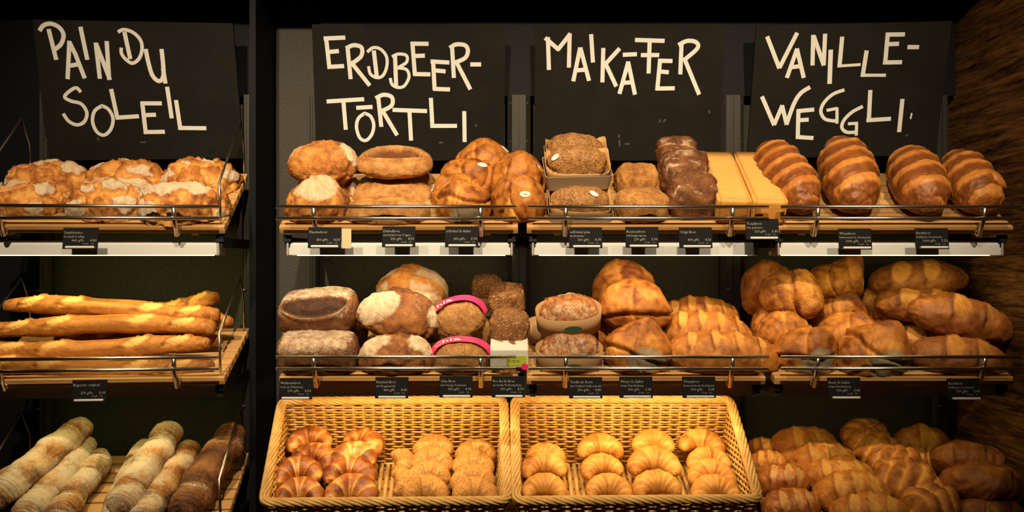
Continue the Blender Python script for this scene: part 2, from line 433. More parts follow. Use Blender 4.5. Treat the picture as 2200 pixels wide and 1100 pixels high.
# ------------------------------------------------------------------ lamps under the shelves
def make_lamp(bi, lev):
    k, x0, x1, bay = BAYS[bi]
    u = ROW[k + 'm'].u; xc = (x0 + x1) / 2 + (0.0 if bi else -0.005); wd = 0.645
    ztop = 0.034 if lev == 't' else -0.379
    y0 = 0.028 if lev == 't' else 0.046
    root = empty('shelf_lamp', u.M @ Vector((xc, y0, ztop - 0.031)), u.rz)
    word = 'top' if lev == 't' else 'middle'
    how = 'lit tube showing below' if lev == 't' else 'tube hidden'
    tag(root, f'long grey lamp housing under the {word} shelf of the {bay}, {how}', 'lamp', 'shelf lamps')
    b = MB()
    prof = [(0.0, 0.0), (0.0, 0.029), (0.014, 0.0405), (0.085, 0.0405), (0.085, 0.004), (0.060, 0.004), (0.052, 0.014), (0.022, 0.014), (0.014, 0.0)]
    n = len(prof)
    vs = [(-wd / 2, y, z) for y, z in prof] + [(wd / 2, y, z) for y, z in prof]
    b.add(vs, [(i, i + n, (i + 1) % n + n, (i + 1) % n) for i in range(n)] + [tuple(range(n)), tuple(reversed(range(n, 2 * n)))])
    b.build('housing', M['alu'], root)
    for sx in (-1, 1):
        b = MB(); b.box((sx * (wd / 2 + 0.004), 0.042, 0.019), (0.008, 0.090, 0.044), bev=0.006); b.build('end_cap', M['alucap'], root)
    b = MB(); b.tube([(-wd / 2 + 0.015, 0.036, 0.002), (wd / 2 - 0.015, 0.036, 0.002)], 0.0045, 12)
    b.build('fluorescent_tube', M['tube_yellow' if bi in (0, 3) else 'tube_white'], root, smooth=True)
    l = bpy.data.lights.new('tube_light', 'AREA'); l.shape = 'RECTANGLE'; l.size = wd - 0.05; l.size_y = 0.014
    l.energy = LAMP[lev][bi]; l.color = (1.0, 0.82, 0.27) if bi in (0, 3) else ((1.0, 0.74, 0.40) if lev == 't' else (1.0, 0.62, 0.23))
    lo = bpy.data.objects.new('tube_light', l); lo.location = (0, 0.036, -0.006); lo.rotation_euler = (R(8 if lev == 'm' and bi in (0, 3) else 42), 0, 0)
    link(lo, root)
LAMP = {'t': (1.1, 0.9, 0.9, 0.5), 'm': (0.75, 2.2, 2.4, 0.22)}
for lev in 'tm':
    for bi in range(4): make_lamp(bi, lev)

# ------------------------------------------------------------------ posts
def make_post(u, x, wdt, label):
    top, bot = 0.544, -1.545
    root = empty('upright_post', u.M @ Vector((x, 0.455, bot)), u.rz)
    tag(root, label, 'post', 'upright shelf posts')
    b = MB(); h = top - bot
    w2, c = wdt / 2, wdt * 0.2
    prof = [(-w2, 0.022), (-w2, -0.004), (-w2 + c, -0.020), (-0.0012, -0.020), (-0.0012, -0.016), (0.0012, -0.016), (0.0012, -0.020), (w2 - c, -0.020), (w2, -0.004), (w2, 0.022)]
    n = len(prof)
    vs = [(a, q, 0) for a, q in prof] + [(a, q, h) for a, q in prof]
    b.add(vs, [(i, (i + 1) % n, (i + 1) % n + n, i + n) for i in range(n)] + [tuple(reversed(range(n))), tuple(range(n, 2 * n))])
    b.build('channel', M['post'], root)
    for z in (0.53, 0.40):
        for sx in ((-1, 1) if wdt > 0.05 else (0,)):
            b = MB(); xx = sx * w2 * 0.72; b.tube([(xx, -0.009 if sx else -0.019, z - bot - 0.012), (xx, -0.016 if sx else -0.0225, z - bot - 0.012)], 0.003, 8)
            b.build('screw', M['black'], root)
    for z in (-0.113, -0.503):
        b = MB(); b.box((-w2 * 0.5, -0.026, z - bot), (0.011, 0.014, 0.005)); b.build('peg', M['steel'], root)
    return root
make_post(UL, -0.672, 0.040, 'slim black upright post at the left end of the floury loaf bay')
make_post(UL, -0.020, 0.030, 'slim dark grey upright post right of the floury loaf bay')
make_post(UC, -0.672, 0.028, 'slim dark grey upright post beside the textured wall strip')
make_post(UC, 0.0235, 0.078, 'wide grey upright post between the second and third chalkboards')
make_post(UC, 0.747, 0.080, 'wide grey upright post between the third and fourth chalkboards')
make_post(UC, 1.452, 0.055, 'dark upright post against the wood veneer wall')

# ------------------------------------------------------------------ chalkboards
def spline(pts, sub=6):
    if len(pts) < 3: return [Vector(p) for p in pts]
    p = [Vector(q) for q in pts]; out = []
    for i in range(len(p) - 1):
        a, b_, c, d = p[max(i - 1, 0)], p[i], p[i + 1], p[min(i + 2, len(p) - 1)]
        for j in range(sub):
            t = j / sub
            out.append(0.5 * ((2 * b_) + (c - a) * t + (2 * a - 5 * b_ + 4 * c - d) * t * t + (3 * b_ - a - 3 * c + d) * t ** 3))
    out.append(p[-1]); return out

def ribbon(b, pts, w, n, th):
    """flat ink stroke lying on the board"""
    k = len(pts); vs = []
    for i, p in enumerate(pts):
        t = (pts[min(i + 1, k - 1)] - pts[max(i - 1, 0)])
        t = t.normalized() if t.length > 1e-9 else Vector((1, 0, 0))
        s = t.cross(n).normalized() * (w / 2)
        ext = t * (w * 0.15) * (-1 if i == 0 else (1 if i == k - 1 else 0))
        vs += [p + s + ext, p - s + ext, p + s + ext + n * th, p - s + ext + n * th]
    fs = []
    for i in range(k - 1):
        a, c = i * 4, i * 4 + 4
        fs += [(a + 2, a + 3, c + 3, c + 2), (a, a + 2, c + 2, c), (a + 1, c + 1, c + 3, a + 3)]
    fs += [(0, 1, 3, 2), (k * 4 - 4, k * 4 - 2, k * 4 - 1, k * 4 - 3)]
    b.add(vs, fs)

def make_board(label, corners, off, words, smudges=()):
    TL, TR, BR, BL = [P(*c) for c in corners]
    n = (TR - TL).cross(BL - TL).normalized()
    if n.y > 0: n = -n
    c = (BL + BR) / 2
    root = empty('chalkboard', c)
    tag(root, label, 'chalkboard', 'hand lettered chalkboards')
    b = MB(); th = 0.012
    vs = [v - c for v in (TL, TR, BR, BL)]; vs += [v - n * th for v in vs]
    b.add(vs, [(0, 3, 2, 1), (4, 5, 6, 7), (0, 1, 5, 4), (1, 2, 6, 5), (2, 3, 7, 6), (3, 0, 4, 7)])
    b.build('panel', M['board'], root)
    eye = Vector((0, -D, 0))
    def hit(x, y):
        px, py = off[0] + x * 0.31811, off[1] + y * 0.31811
        d = P(px, py, 0) - eye
        t = (TL - eye).dot(n) / d.dot(n)
        return eye + d * t + n * 0.0006 - c
    lift = 0
    for word in words:
        b = MB()
        for st in word:
            wz = 0.0134
            if isinstance(st[0], (int, float)): wz = st[0]; st = st[1:]
            straight = st[0] == '|'
            if straight: st = st[1:]
            pts = [hit(*q) for q in st]
            lift = (lift + 1) % 5
            ribbon(b, pts if straight else spline(pts), wz, n, 0.0006 + lift * 0.00012)
        b.build('chalk_word', M['chalk'], root)
    if smudges:
        b = MB()
        for st in smudges:
            lift = (lift + 1) % 5
            ribbon(b, [hit(*q) for q in st], 0.006, n, 0.0005 + lift * 0.0001)
        b.build('chalk_smudge', M['smudge'], root)
    # two black hooks that hold it to the posts
    for f in (0.08, 0.92):
        b = MB(); p = BL.lerp(BR, f) - c
        b.box(p + Vector((0, 0.022, 0.045)), (0.02, 0.02, 0.05)); b.build('hook', M['black'], root)

I, K = '|', 0.010
make_board('black chalkboard with three short words above the floury round loaves', [(70, 42, .275), (500, 50, .32), (524, 340, .425), (103, 345, .38)], (0, 0), [
    [[I, (330, 200), (380, 400)], [(270, 205), (295, 172), (345, 160), (400, 185), (430, 235), (415, 295), (375, 332)],
     [I, (470, 280), (458, 530)], [I, (470, 285), (510, 365), (572, 525)], [I, (465, 445), (540, 432)],
     [I, (545, 185), (590, 400)], [I, (648, 292), (675, 528)], [I, (650, 295), (742, 535)], [I, (722, 282), (738, 535)]],
    [[I, (842, 220), (880, 395)], [0.011, (800, 215), (838, 200), (900, 220), (950, 272), (960, 335), (940, 395), (895, 427), (850, 400), (822, 362), (820, 325)],
     [(985, 335), (1005, 430), (1032, 512), (1075, 548), (1103, 518), (1103, 440), (1092, 335)], [I, (1103, 470), (1118, 560)]],
    [[0.011, (545, 620), (515, 593), (468, 618), (438, 655), (480, 682), (550, 702), (588, 762), (570, 822), (520, 843), (465, 818), (430, 770)],
     [0.011, (690, 714), (640, 750), (626, 820), (655, 890), (705, 912), (750, 870), (764, 800), (735, 740), (690, 714)],
     [I, (752, 605), (792, 790), (795, 797)], [I, (785, 795), (935, 785)],
     [I, (962, 695), (985, 895)], [I, (955, 698), (1090, 698)], [I, (970, 778), (1050, 775)], [I, (975, 892), (1110, 890)],
     [I, (1130, 590), (1160, 795)], [I, (1190, 680), (1218, 865)], [I, (1208, 864), (1390, 866)]]],
    [[(660, 930), (668, 950)], [(950, 960), (985, 962)]])
make_board('black chalkboard with two hyphenated lines above the split oval loaves', [(670, 52, .32), (1085, 52, .32), (1083, 345, .43), (680, 345, .43)], (560, 0), [
    [[I, (442, 250), (465, 460)], [I, (430, 260), (568, 254)], [I, (450, 352), (525, 345)], [I, (455, 452), (560, 446)],
     [I, (588, 330), (608, 530)], [(580, 325), (630, 305), (682, 322), (678, 380), (612, 432)], [I, (615, 425), (735, 575)],
     [I, (765, 345), (785, 520)], [0.010, (722, 350), (760, 322), (810, 332), (850, 382), (852, 450), (826, 510), (785, 524), (742, 500), (730, 450)],
     [I, (908, 375), (915, 575)], [0.010, (890, 382), (930, 365), (985, 375), (985, 420), (930, 456)], [0.010, (925, 458), (985, 470), (1002, 520), (970, 580), (925, 590), (888, 570), (876, 530)],
     [I, (1025, 288), (1042, 505)], [I, (1018, 295), (1130, 296)], [I, (1040, 378), (1105, 376)], [I, (1035, 500), (1142, 502)],
     [I, (1165, 412), (1175, 605)], [I, (1152, 415), (1270, 422)], [I, (1165, 474), (1245, 482)], [I, (1170, 600), (1275, 604)],
     [I, (1293, 320), (1305, 522)], [(1280, 322), (1320, 300), (1380, 306), (1400, 342), (1380, 392), (1308, 424)], [I, (1325, 425), (1415, 600)], [I, (1420, 435), (1485, 435)]],
    [[I, (450, 685), (695, 670)], [I, (560, 690), (575, 872)],
     [0.011, (702, 765), (660, 800), (648, 860), (670, 930), (712, 948), (752, 905), (764, 840), (742, 785), (702, 765)], [I, (650, 728), (752, 722)],
     [I, (795, 660), (815, 852)], [(780, 662), (830, 640), (886, 656), (885, 712), (822, 748)], [I, (828, 755), (920, 910)],
     [I, (895, 742), (1120, 750)], [I, (1005, 745), (1016, 945)], [I, (1150, 665), (1160, 852)], [I, (1150, 850), (1322, 850)], [I, (1375, 755), (1378, 955)]]],
    [[(1450, 840), (1458, 855)], [(1205, 962), (1230, 964)]])
make_board('black chalkboard with one single line of lettering above the paper trays', [(1150, 52, .32), (1560, 52, .32), (1546, 345, .43), (1147, 345, .43)], (1060, 0), [
    [[I, (375, 468), (368, 255)], [I, (352, 258), (440, 335)], [I, (436, 335), (518, 230)], [I, (515, 230), (510, 452)],
     [I, (585, 325), (540, 545)], [I, (588, 325), (645, 542)], [I, (560, 475), (630, 470)], [I, (660, 235), (672, 418)],
     [I, (742, 328), (736, 552)], [I, (850, 330), (750, 440)], [I, (755, 425), (828, 580)],
     [I, (878, 370), (965, 366)], [I, (910, 420), (852, 630)], [I, (910, 420), (955, 635)], [I, (875, 560), (940, 555)],
     [I, (960, 270), (1152, 276)], [I, (1055, 275), (1048, 492)], [I, (1000, 372), (1115, 372)],
     [I, (1125, 410), (1106, 605)], [I, (1115, 410), (1205, 412)], [I, (1120, 482), (1180, 488)], [I, (1100, 598), (1220, 596)],
     [I, (1270, 298), (1262, 498)], [(1252, 302), (1310, 276), (1368, 285), (1378, 325), (1300, 396)], [I, (1288, 392), (1388, 635)]]],
    [[(850, 910), (846, 930)], [(850, 945), (853, 985)], [(890, 972), (918, 972)], [(1120, 825), (1128, 808)], [(1150, 825), (1160, 805)], [(1455, 745), (1460, 765)]])
make_board('black chalkboard with two white lines beside the wood veneer wall', [(1625, 55, .345), (2045, 45, .295), (2010, 333, .405), (1605, 340, .455)], (1580, 0), [
    [[I, (215, 250), (295, 458)], [I, (415, 225), (298, 455)], [I, (415, 332), (348, 522)], [I, (415, 332), (460, 522)], [I, (370, 455), (450, 445)],
     [I, (525, 240), (520, 438)], [I, (530, 248), (595, 438)], [I, (605, 232), (595, 438)], [0.0145, I, (643, 340), (635, 562)],
     [I, (720, 252), (702, 450)], [0.009, I, (695, 446), (842, 436)], [I, (885, 345), (858, 515)], [0.010, I, (850, 508), (1012, 508)],
     [I, (1028, 225), (1010, 430)], [I, (1020, 234), (1140, 232)], [I, (1035, 298), (1100, 296)], [I, (1000, 422), (1120, 420)], [I, (1165, 318), (1235, 318)]],
    [[I, (180, 655), (260, 842)], [I, (262, 840), (315, 715)], [I, (315, 715), (345, 838)], [(345, 838), (395, 700), (440, 630), (500, 590)],
     [I, (425, 742), (420, 932)], [I, (420, 750), (527, 740)], [I, (430, 812), (490, 808)], [I, (415, 925), (522, 932)],
     [0.011, (732, 608), (660, 635), (600, 690), (576, 750), (600, 800), (650, 815), (688, 815)], [0.010, I, (685, 730), (685, 832)], [0.010, I, (685, 732), (618, 745)],
     [0.011, (857, 720), (790, 755), (735, 808), (718, 860), (750, 892), (815, 892)], [0.010, I, (818, 830), (815, 912)], [0.010, I, (822, 832), (762, 836)],
     [I, (910, 612), (900, 815)], [I, (888, 812), (1045, 802)], [I, (1127, 672), (1105, 888)], [0.005, I, (1190, 765), (1182, 802)]]],
    [[(1150, 920), (1165, 910)], [(1190, 990), (1230, 988)]])

# ------------------------------------------------------------------ price tags
def text_mesh(body, size, align='LEFT'):
    cu = bpy.data.curves.new('print', 'FONT'); cu.body = body; cu.size = size; cu.align_x = align; cu.resolution_u = 1
    o = bpy.data.objects.new('print', cu); COL.objects.link(o)
    dg = bpy.context.evaluated_depsgraph_get(); dg.update()
    me = bpy.data.meshes.new_from_object(o.evaluated_get(dg))
    vs = [v.co.copy() for v in me.vertices]; fs = [tuple(p.vertices) for p in me.polygons]
    bpy.data.objects.remove(o, do_unlink=True); bpy.data.curves.remove(cu); bpy.data.meshes.remove(me)
    return vs, fs

def make_tag(px, py, lines, label, u, off=0.0):
    Y = -0.046
    if u is UL: Y = u.M.translation.y - 0.046 + ((px - CX) * (D - .05) / F - u.org.x) * math.tan(u.rz)
    p = P(px, py, Y); w_, h_ = 0.094, 0.060
    root = empty('price_tag', p, u.rz)
    tag(root, label, 'price tag', 'black shelf price tags')
    MX = Matrix.Rotation(R(-9), 3, 'X')
    b = MB(); b.box(MX @ Vector((0, 0.0025, -h_ / 2)), (w_, 0.003, h_), MX, bev=0.001); b.build('card', M['tagblack'], root)
    b = MB(); b.box(MX @ Vector((0.002, -0.003, -h_ + 0.004)), (w_ * 0.82, 0.012, 0.006), MX, bev=0.002)
    b.build('holder_lip', M['alu'], root)
    b = MB(); b.box(MX @ Vector((0, 0.030, -0.018)), (0.03, 0.052, 0.010)); b.build('holder_clip', M['black'], root)
    t = MB()
    def put(s, size, x, z, align, wmax):
        vs, fs = text_mesh(s, size, align)
        wd = max(v.x for v in vs) - min(v.x for v in vs)
        k = min(1.0, wmax / wd)
        t.add([MX @ Vector((x + v.x * k, 0.0002, z + v.y)) for v in vs], fs)
    put(lines[0], 0.0105, -w_ / 2 + 0.003, -0.0175, 'LEFT', w_ * 0.74)
    if lines[1]: put(lines[1], 0.0082, -w_ / 2 + 0.003, -0.0280, 'LEFT', w_ * 0.93)
    put(lines[2], 0.0098, 0.012, -0.0395, 'RIGHT', w_ * 0.40)
    put(lines[3], 0.0105, w_ / 2 - 0.003, -0.0395, 'RIGHT', w_ * 0.24)
    put('100 g/Fr.   1.20', 0.0050, w_ / 2 - 0.010, -0.0470, 'RIGHT', w_ * 0.5)
    t.build('print', M['tagtext'], root)
    return root
TAGS = [
 (174, 489, ('Sunblumino', 'herzhaft & saftig', '440 g/Fr.', '4.80'), UL, 'black price tag below the floury round loaves on the upper left shelf'),
 (698, 488, ('Plauderbrot', '', '450 g/Fr.', '4.50'), UC, 'black price tag with a cream slip beside it, below the round floury loaf'),
 (857, 486, ('Dinkelbrot', 'mit Dinkel vom Toggen.', '330 g/Fr.', '4.50'), UC, 'black price tag below the split oval loaf'),
 (992, 486, ('urDinkel St.Galler', '', '350 g/Fr.', '3.90'), UC, 'black price tag below the grey bottomed golden loaf on the top shelf'),
 (1258, 488, ('urDinkel plus', 'im Holzofen', '330 g/Fr.', '4.70'), UC, 'black price tag below the paper trays of seeded loaves'),
 (1379, 487, ('Rosinenbrot', 'mit Jungbergnuss', '270 g/Fr.', '3.90'), UC, 'black price tag below the small grain loaves'),
 (1494, 488, ('Urigs Brot', '', '400 g/Fr.', '4.50'), UC, 'black price tag below the dark tin loaves'),
 (1637, 470, ('Toastbrot', 'fein gebacken', '320 g/Fr.', '3.40'), UC, 'shaded black price tag below the square toast loaves'),
 (1836, 491, ('Weissbrot', 'harmonisch im Geschmack', '1000 g/Fr.', '5.90'), UC, 'black price tag below the second striped loaf from the left'),
 (2001, 490, ('Ruchbrot', 'kräftig im Geschmack', '1000 g/Fr.', '5.50'), UC, 'black price tag below the third striped loaf, nearest the wood wall on top'),
 (193, 816, ('Baguette original', '', '270 g/Fr.', '3.00'), UL, 'black price tag below the stacked baguettes'),
 (636, 812, ('Wallnussbrot', 'reich an Walnüssen', '270 g/Fr.', '4.50'), UC, 'black price tag at the left end below the rectangular slashed loaf'),
 (842, 810, ('Rustical Brot', 'mit Roggenmehl', '400 g/Fr.', '4.40'), UC, 'black price tag below the big floury round loaves of the middle shelf'),
 (980, 808, ('Chia Brot', 'mit Omega 3-Leinsaat', '330 g/Fr.', '4.90'), UC, 'black price tag below the pink banded loaves'),
 (1092, 808, ('Pro Body Brot', 'wertvolle Kohlenhydrate', '330 g/Fr.', '4.70'), UC, 'black price tag below the dark seeded loaf in a white sleeve'),
 (1258, 810, ('Tradit im Korn', 'mit Urdinkel Vollkornmehl', '350 g/Fr.', '4.80'), UC, 'black price tag below the oval breads in card collars'),
 (1366, 809, ('Weiss St.Galler', 'Lange Frischhaltung', '500 g/Fr.', '3.40'), UC, 'black price tag below the golden loaf with a grey bottom, above the croissants'),
 (1501, 809, ('Weissbrot', 'harmonisch im Geschmack', '500 g/Fr.', '3.40'), UC, 'black price tag below the long slashed golden loaf'),
 (1813, 811, ('Ruch St.Galler', 'lange Frischhaltung', '500 g/Fr.', '3.40'), UC, 'black price tag below the twisted round loaves of the right bay'),
 (2070, 813, ('Ruchbrot', 'kräftig im Geschmack', '500 g/Fr.', '3.40'), UC, 'dim black price tag at the right end below the oval brown loaves'),
]
for px, py, ln, u, lab in TAGS:
    tg = make_tag(px, py, ln, lab, u)
    if px == 698:
        b = MB(); b.box((0.060, 0.004, -0.032), (0.028, 0.002, 0.056)); b.build('paper_slip', M['cream'], tg)

# ------------------------------------------------------------------ wicker baskets
def quad_pt(c, s, t):
    A, B, Cc, Dd = c   # bottom-0, bottom-1, top-1, top-0
    return A.lerp(B, s).lerp(Dd.lerp(Cc, s), t)

def weave_wall(c, nst, dz=0.0082, name='woven_wall', root=None, rng=None):
    """stakes and weavers on a quad; rows follow the bottom edge and stop where the sloping top cuts them"""
    b = MB()
    A, B, Cc, Dd = c
    n = (B - A).cross(Dd - A).normalized()
    h0, h1 = (Dd - A).length, (Cc - B).length
    hmax = max(h0, h1); rows = int(hmax / dz)
    for j in range(nst + 1):
        s = j / nst
        pts = [quad_pt(c, s, t) for t in (0, .5, 1)]
        b.tube(pts, 0.0026, 6)
    for k in range(rows):
        h = (k + 0.5) * dz
        s0, s1 = 0.0, 1.0
        if h > min(h0, h1):
            x = (h - h0) / (h1 - h0)
            if h0 < h1: s0 = x
            else: s1 = x
        if s1 - s0 < 0.03: continue
        m = max(4, int((s1 - s0) * nst * 5)); pts = []
        for i in range(m + 1):
            s = s0 + (s1 - s0) * i / m
            hh = h0 + (h1 - h0) * s
            p = quad_pt(c, s, min(1.0, h / hh))
            ph = math.sin(math.pi * (s * nst + k))
            p = p + n * (0.0036 * ph) + Vector((0, 0, rng.uniform(-.0004, .0004)))
            pts.append(p)
        b.tube(pts, rng.uniform(0.0034, 0.0041), 5, cap=False)
    return b.build(name, M['wicker'], root, smooth=True)

def make_basket(FL, FR, BL, BR, label, seed):
    rng = random.Random(seed); row = ROW['Cb']
    ins = 0.020
    def floor_pt(p, dx, y):
        q = Vector((p.x + dx, y, 0)); q.z = row.p0.z + math.tan(row.a) * y + 0.012; return q
    fl, fr = floor_pt(FL, ins, 0.002), floor_pt(FR, -ins, 0.002)
    bl, br = floor_pt(BL, ins, 0.285), floor_pt(BR, -ins, 0.285)
    ctr = (fl + fr) / 2
    root = empty('wicker_basket', ctr)
    tag(root, label, 'basket', 'wicker baskets')
    L = [v - ctr for v in (fl, fr, bl, br, FL, FR, BL, BR)]
    fl, fr, bl, br, FLl, FRl, BLl, BRl = L
    weave_wall((bl, br, BRl, BLl), 22, root=root, rng=rng, name='back_wall')
    weave_wall((fl, fr, FRl, FLl), 22, root=root, rng=rng, name='front_wall')
    weave_wall((bl, fl, FLl, BLl), 13, root=root, rng=rng, name='side_wall')
    weave_wall((br, fr, FRl, BRl), 13, root=root, rng=rng, name='side_wall')
    b = MB(); n = 34
    for i in range(n + 1):
        s = i / n; a, c = fl.lerp(fr, s), bl.lerp(br, s)
        pts = [a.lerp(c, t / 24) + Vector((0, 0, 0.003 * math.sin(math.pi * (t / 3 + i)))) for t in range(25)]
        b.tube(pts, 0.0075, 5, cap=False)
    b.build('woven_base', M['wicker'], root, smooth=True)
    # twisted rim
    cor = [FLl, FRl, BRl, BLl]; loop = []
    for i in range(4):
        p, q = cor[i], cor[(i + 1) % 4]; r0 = 0.022; d = (q - p); ln = d.length
        pre = cor[i - 1]
        a0 = p + (pre - p).normalized() * r0; a1 = p + d.normalized() * r0
        for t in (0, .33, .66, 1): loop.append((a0.lerp(p, t)).lerp(p.lerp(a1, t), t))
        m = int(ln / 0.006)
        for t in range(1, m): loop.append(a1.lerp(q - d.normalized() * r0, t / m))
    tot = [0.0]; loop.append(loop[0].copy())
    for i in range(1, len(loop)): tot.append(tot[-1] + (loop[i] - loop[i - 1]).length)
    b = MB(); ns = 7; turns = round(tot[-1] / 0.19)
    for k in range(ns):
        pts = []
        for i, p in enumerate(loop):
            t = (loop[(i + 1) % (len(loop) - 1)] - loop[i - 1 if i else -2]).normalized()
            up = Vector((0, 0, 1)); up = (up - t * up.dot(t)).normalized(); sd = t.cross(up)
            q = 2 * math.pi * (tot[i] / tot[-1] * turns + k / ns)
            pts.append(p + (up * math.cos(q) * 0.0092 + sd * math.sin(q) * 0.0110))
        b.tube(pts, 0.0050, 6, cap=False)
    b.build('twisted_rim', M['wicker'], root, smooth=True)
    return root
make_basket(P(566, 1080, -.045), P(1090, 1076, -.045), P(606, 862, .25), P(1082, 858, .25), 'wicker basket of dark and seeded croissants', 1)
make_basket(P(1108, 1076, -.045), P(1630, 1072, -.045), P(1106, 858, .25), P(1568, 858, .25), 'wicker basket of pale butter croissants', 2)

# ------------------------------------------------------------------ bread shapes
def vnoise(p, seed):
    q = p + np.array([seed * 17.31 % 97, seed * 5.77 % 89, seed * 11.13 % 83])
    i = np.floor(q).astype(np.int64); f = q - i; f = f * f * (3 - 2 * f)
    def hsh(a, b, c):
        h = (a * 374761393 + b * 668265263 + c * 2147483647 + seed * 974711) & 0x7fffffff
        h = ((h ^ (h >> 13)) * 1274126177) & 0x7fffffff
        return ((h ^ (h >> 16)) & 0xffff) / 65535.0
    o = 0
    for a in (0, 1):
        for b in (0, 1):
            for c in (0, 1):
                wt = (f[:, 0] if a else 1 - f[:, 0]) * (f[:, 1] if b else 1 - f[:, 1]) * (f[:, 2] if c else 1 - f[:, 2])
                o = o + wt * hsh(i[:, 0] + a, i[:, 1] + b, i[:, 2] + c)
    return o
def fbm(p, seed, octv=3):
    o = 0; a = 0.5; t = 0
    for k in range(octv):
        o = o + a * vnoise(p * (2 ** k), seed + k); t += a; a *= 0.55
    return o / t
def sm(a, b, x):
    t = np.clip((x - a) / (b - a), 0, 1); return t * t * (3 - 2 * t)

class Loaf:
    """long axis x, front -y, up z; origin in the middle; lies on its flattened bottom"""
    def __init__(s, L, W, H, seed, n=72, m=60, ex=0.92, ey=0.92, bot=0.6, lump=0.05, freq=1.6, rough=0.035):
        s.L, s.W, s.H, s.seed, s.bot = L, W, H, seed, bot
        u = np.linspace(0, math.pi, n + 2)[1:-1]; v = np.linspace(0, 2 * math.pi, m, endpoint=False)
        U, V = np.meshgrid(u, v, indexing='ij'); U, V = U.ravel(), V.ravel()
        sp = lambda a, e: np.sign(a) * np.abs(a) ** e
        x = sp(np.cos(U), ex); r = np.sin(U) ** ex
        y, z = r * sp(np.cos(V), ey), r * sp(np.sin(V), ey)
        s.x = np.concatenate([x, [1, -1]]); s.y = np.concatenate([y, [0, 0]]); s.z = np.concatenate([z, [0, 0]])
        d = np.stack([s.x, s.y, s.z], 1); s.d = d / np.linalg.norm(d, axis=1)[:, None]
        s.phi = np.arctan2(s.z, -s.y)             # 0 at the front, pi/2 on top
        f = []
        for i in range(n - 1):
            for j in range(m):
                k = (j + 1) % m
                f.append((i * m + j, i * m + k, (i + 1) * m + k, (i + 1) * m + j))
        a, b = n * m, n * m + 1
        for j in range(m):
            k = (j + 1) % m
            f.append((a, k, j)); f.append((b, (n - 1) * m + j, (n - 1) * m + k))
        s.f = [tuple(reversed(q)) for q in f]
        N = len(s.x)
        s.bake = np.full(N, 0.5); s.flour = np.zeros(N); s.disp = np.zeros(N)
        asp = np.array([L, W, H]) / max(W, H)
        s.q = s.d * asp
        s.disp += lump * H * 2 * (fbm(s.q * freq, seed) - 0.5)
        s.disp += rough * H * 2 * (fbm(s.q * 6.5, seed + 70, 4) - 0.5)
        s.bake += 0.75 * (fbm(s.q * 2.2, seed + 40) - 0.5) + 0.45 * (fbm(s.q * 8, seed + 41) - 0.5)
        s.bend = 0; s.twist = 0; s.sag = 0
    def ang(s, c):
        c = np.array(c, float); c /= np.linalg.norm(c)
        return np.arccos(np.clip(s.d @ c, -1, 1))
    # --- features
    def pads(s, k, r, seed, raise_=0.03, fl=1.0):
        rg = random.Random(seed); cs = []
        tries = 0
        while len(cs) < k and tries < 400:
            tries += 1
            a = rg.uniform(0, 2 * math.pi); zz = rg.uniform(-0.05, 0.98)
            c = np.array([math.cos(a) * math.sqrt(1 - zz * zz), math.sin(a) * math.sqrt(1 - zz * zz), zz])
            if all(np.arccos(np.clip(c @ o, -1, 1)) > r * 1.75 for o in cs): cs.append(c)
        wob = 0.50 * (fbm(s.d * 4.5, seed + 5) - 0.5)
        best = np.full(len(s.x), 9.0)
        for i, c in enumerate(cs):
            rr = r * rg.uniform(0.55, 1.25)
            best = np.minimum(best, (s.ang(c) + wob) / rr)
        pad = 1 - sm(0.75, 1.05, best)
        s.flour = np.maximum(s.flour, pad * fl); s.disp += raise_ * s.H * pad
        s.disp -= 0.035 * s.H * np.exp(-((best - 1.18) / 0.16) ** 2)
        rest = 1 - pad
        s.bake = s.bake + 0.25 * pad - 0.12 * rest
        s.disp += 0.05 * s.H * rest * (fbm(s.d * 4.5, seed + 9) - 0.5)
    def torn(s, amp, fr=2.6, seed=5, lite=0.25):
        """ridges of crust that tore open while rising"""
        r = 1 - np.abs(2 * fbm(s.q * fr, s.seed + seed, 3) - 1) * 2.2
        r = np.clip(r, 0, 1) ** 2
        s.disp += amp * s.H * r * (1 - 0.7 * s.flour)
        s.bake += (0.35 * r - lite * (1 - r)) * (1 - s.flour)
    def patch(s, c, r, fl=1.0, bake=None, rag=0.5, seed=3, raise_=0.0):
        q = s.ang(c) / r + rag * (fbm(s.d * 3.0, s.seed + seed) - 0.5)
        p = 1 - sm(0.75, 1.1, q)
        s.flour = np.maximum(s.flour, p * fl) if fl >= 0 else s.flour * (1 - p)
        if bake is not None: s.bake = s.bake * (1 - p) + bake * p
        s.disp += raise_ * s.H * p
    def split(s, phi0=90, half=0.75, wid=0.35, depth=0.10, bake=0.9, lip=0.05, x0=0.0, bow=0.0):
        """a lengthwise opening"""
        xx = (s.x - x0) / half
        ww = wid * np.sqrt(np.clip(1 - xx * xx, 0, 1)) + 1e-4
        q = np.abs((s.phi - R(phi0) - bow * xx * xx) / ww)
        ins = (1 - sm(0.8, 1.05, q)) * (np.abs(xx) < 1)
        s.disp -= depth * s.H * ins * (0.8 + 0.6 * (fbm(s.q * 7, s.seed + 3) - 0.5))
        s.disp += lip * s.H * np.exp(-((q - 1.22) / 0.22) ** 2) * (np.abs(xx) < 1)
        s.bake = s.bake * (1 - ins) + (bake + 0.5 * (fbm(s.q * 5, s.seed + 8) - 0.5)) * ins
        s.flour *= (1 - ins)
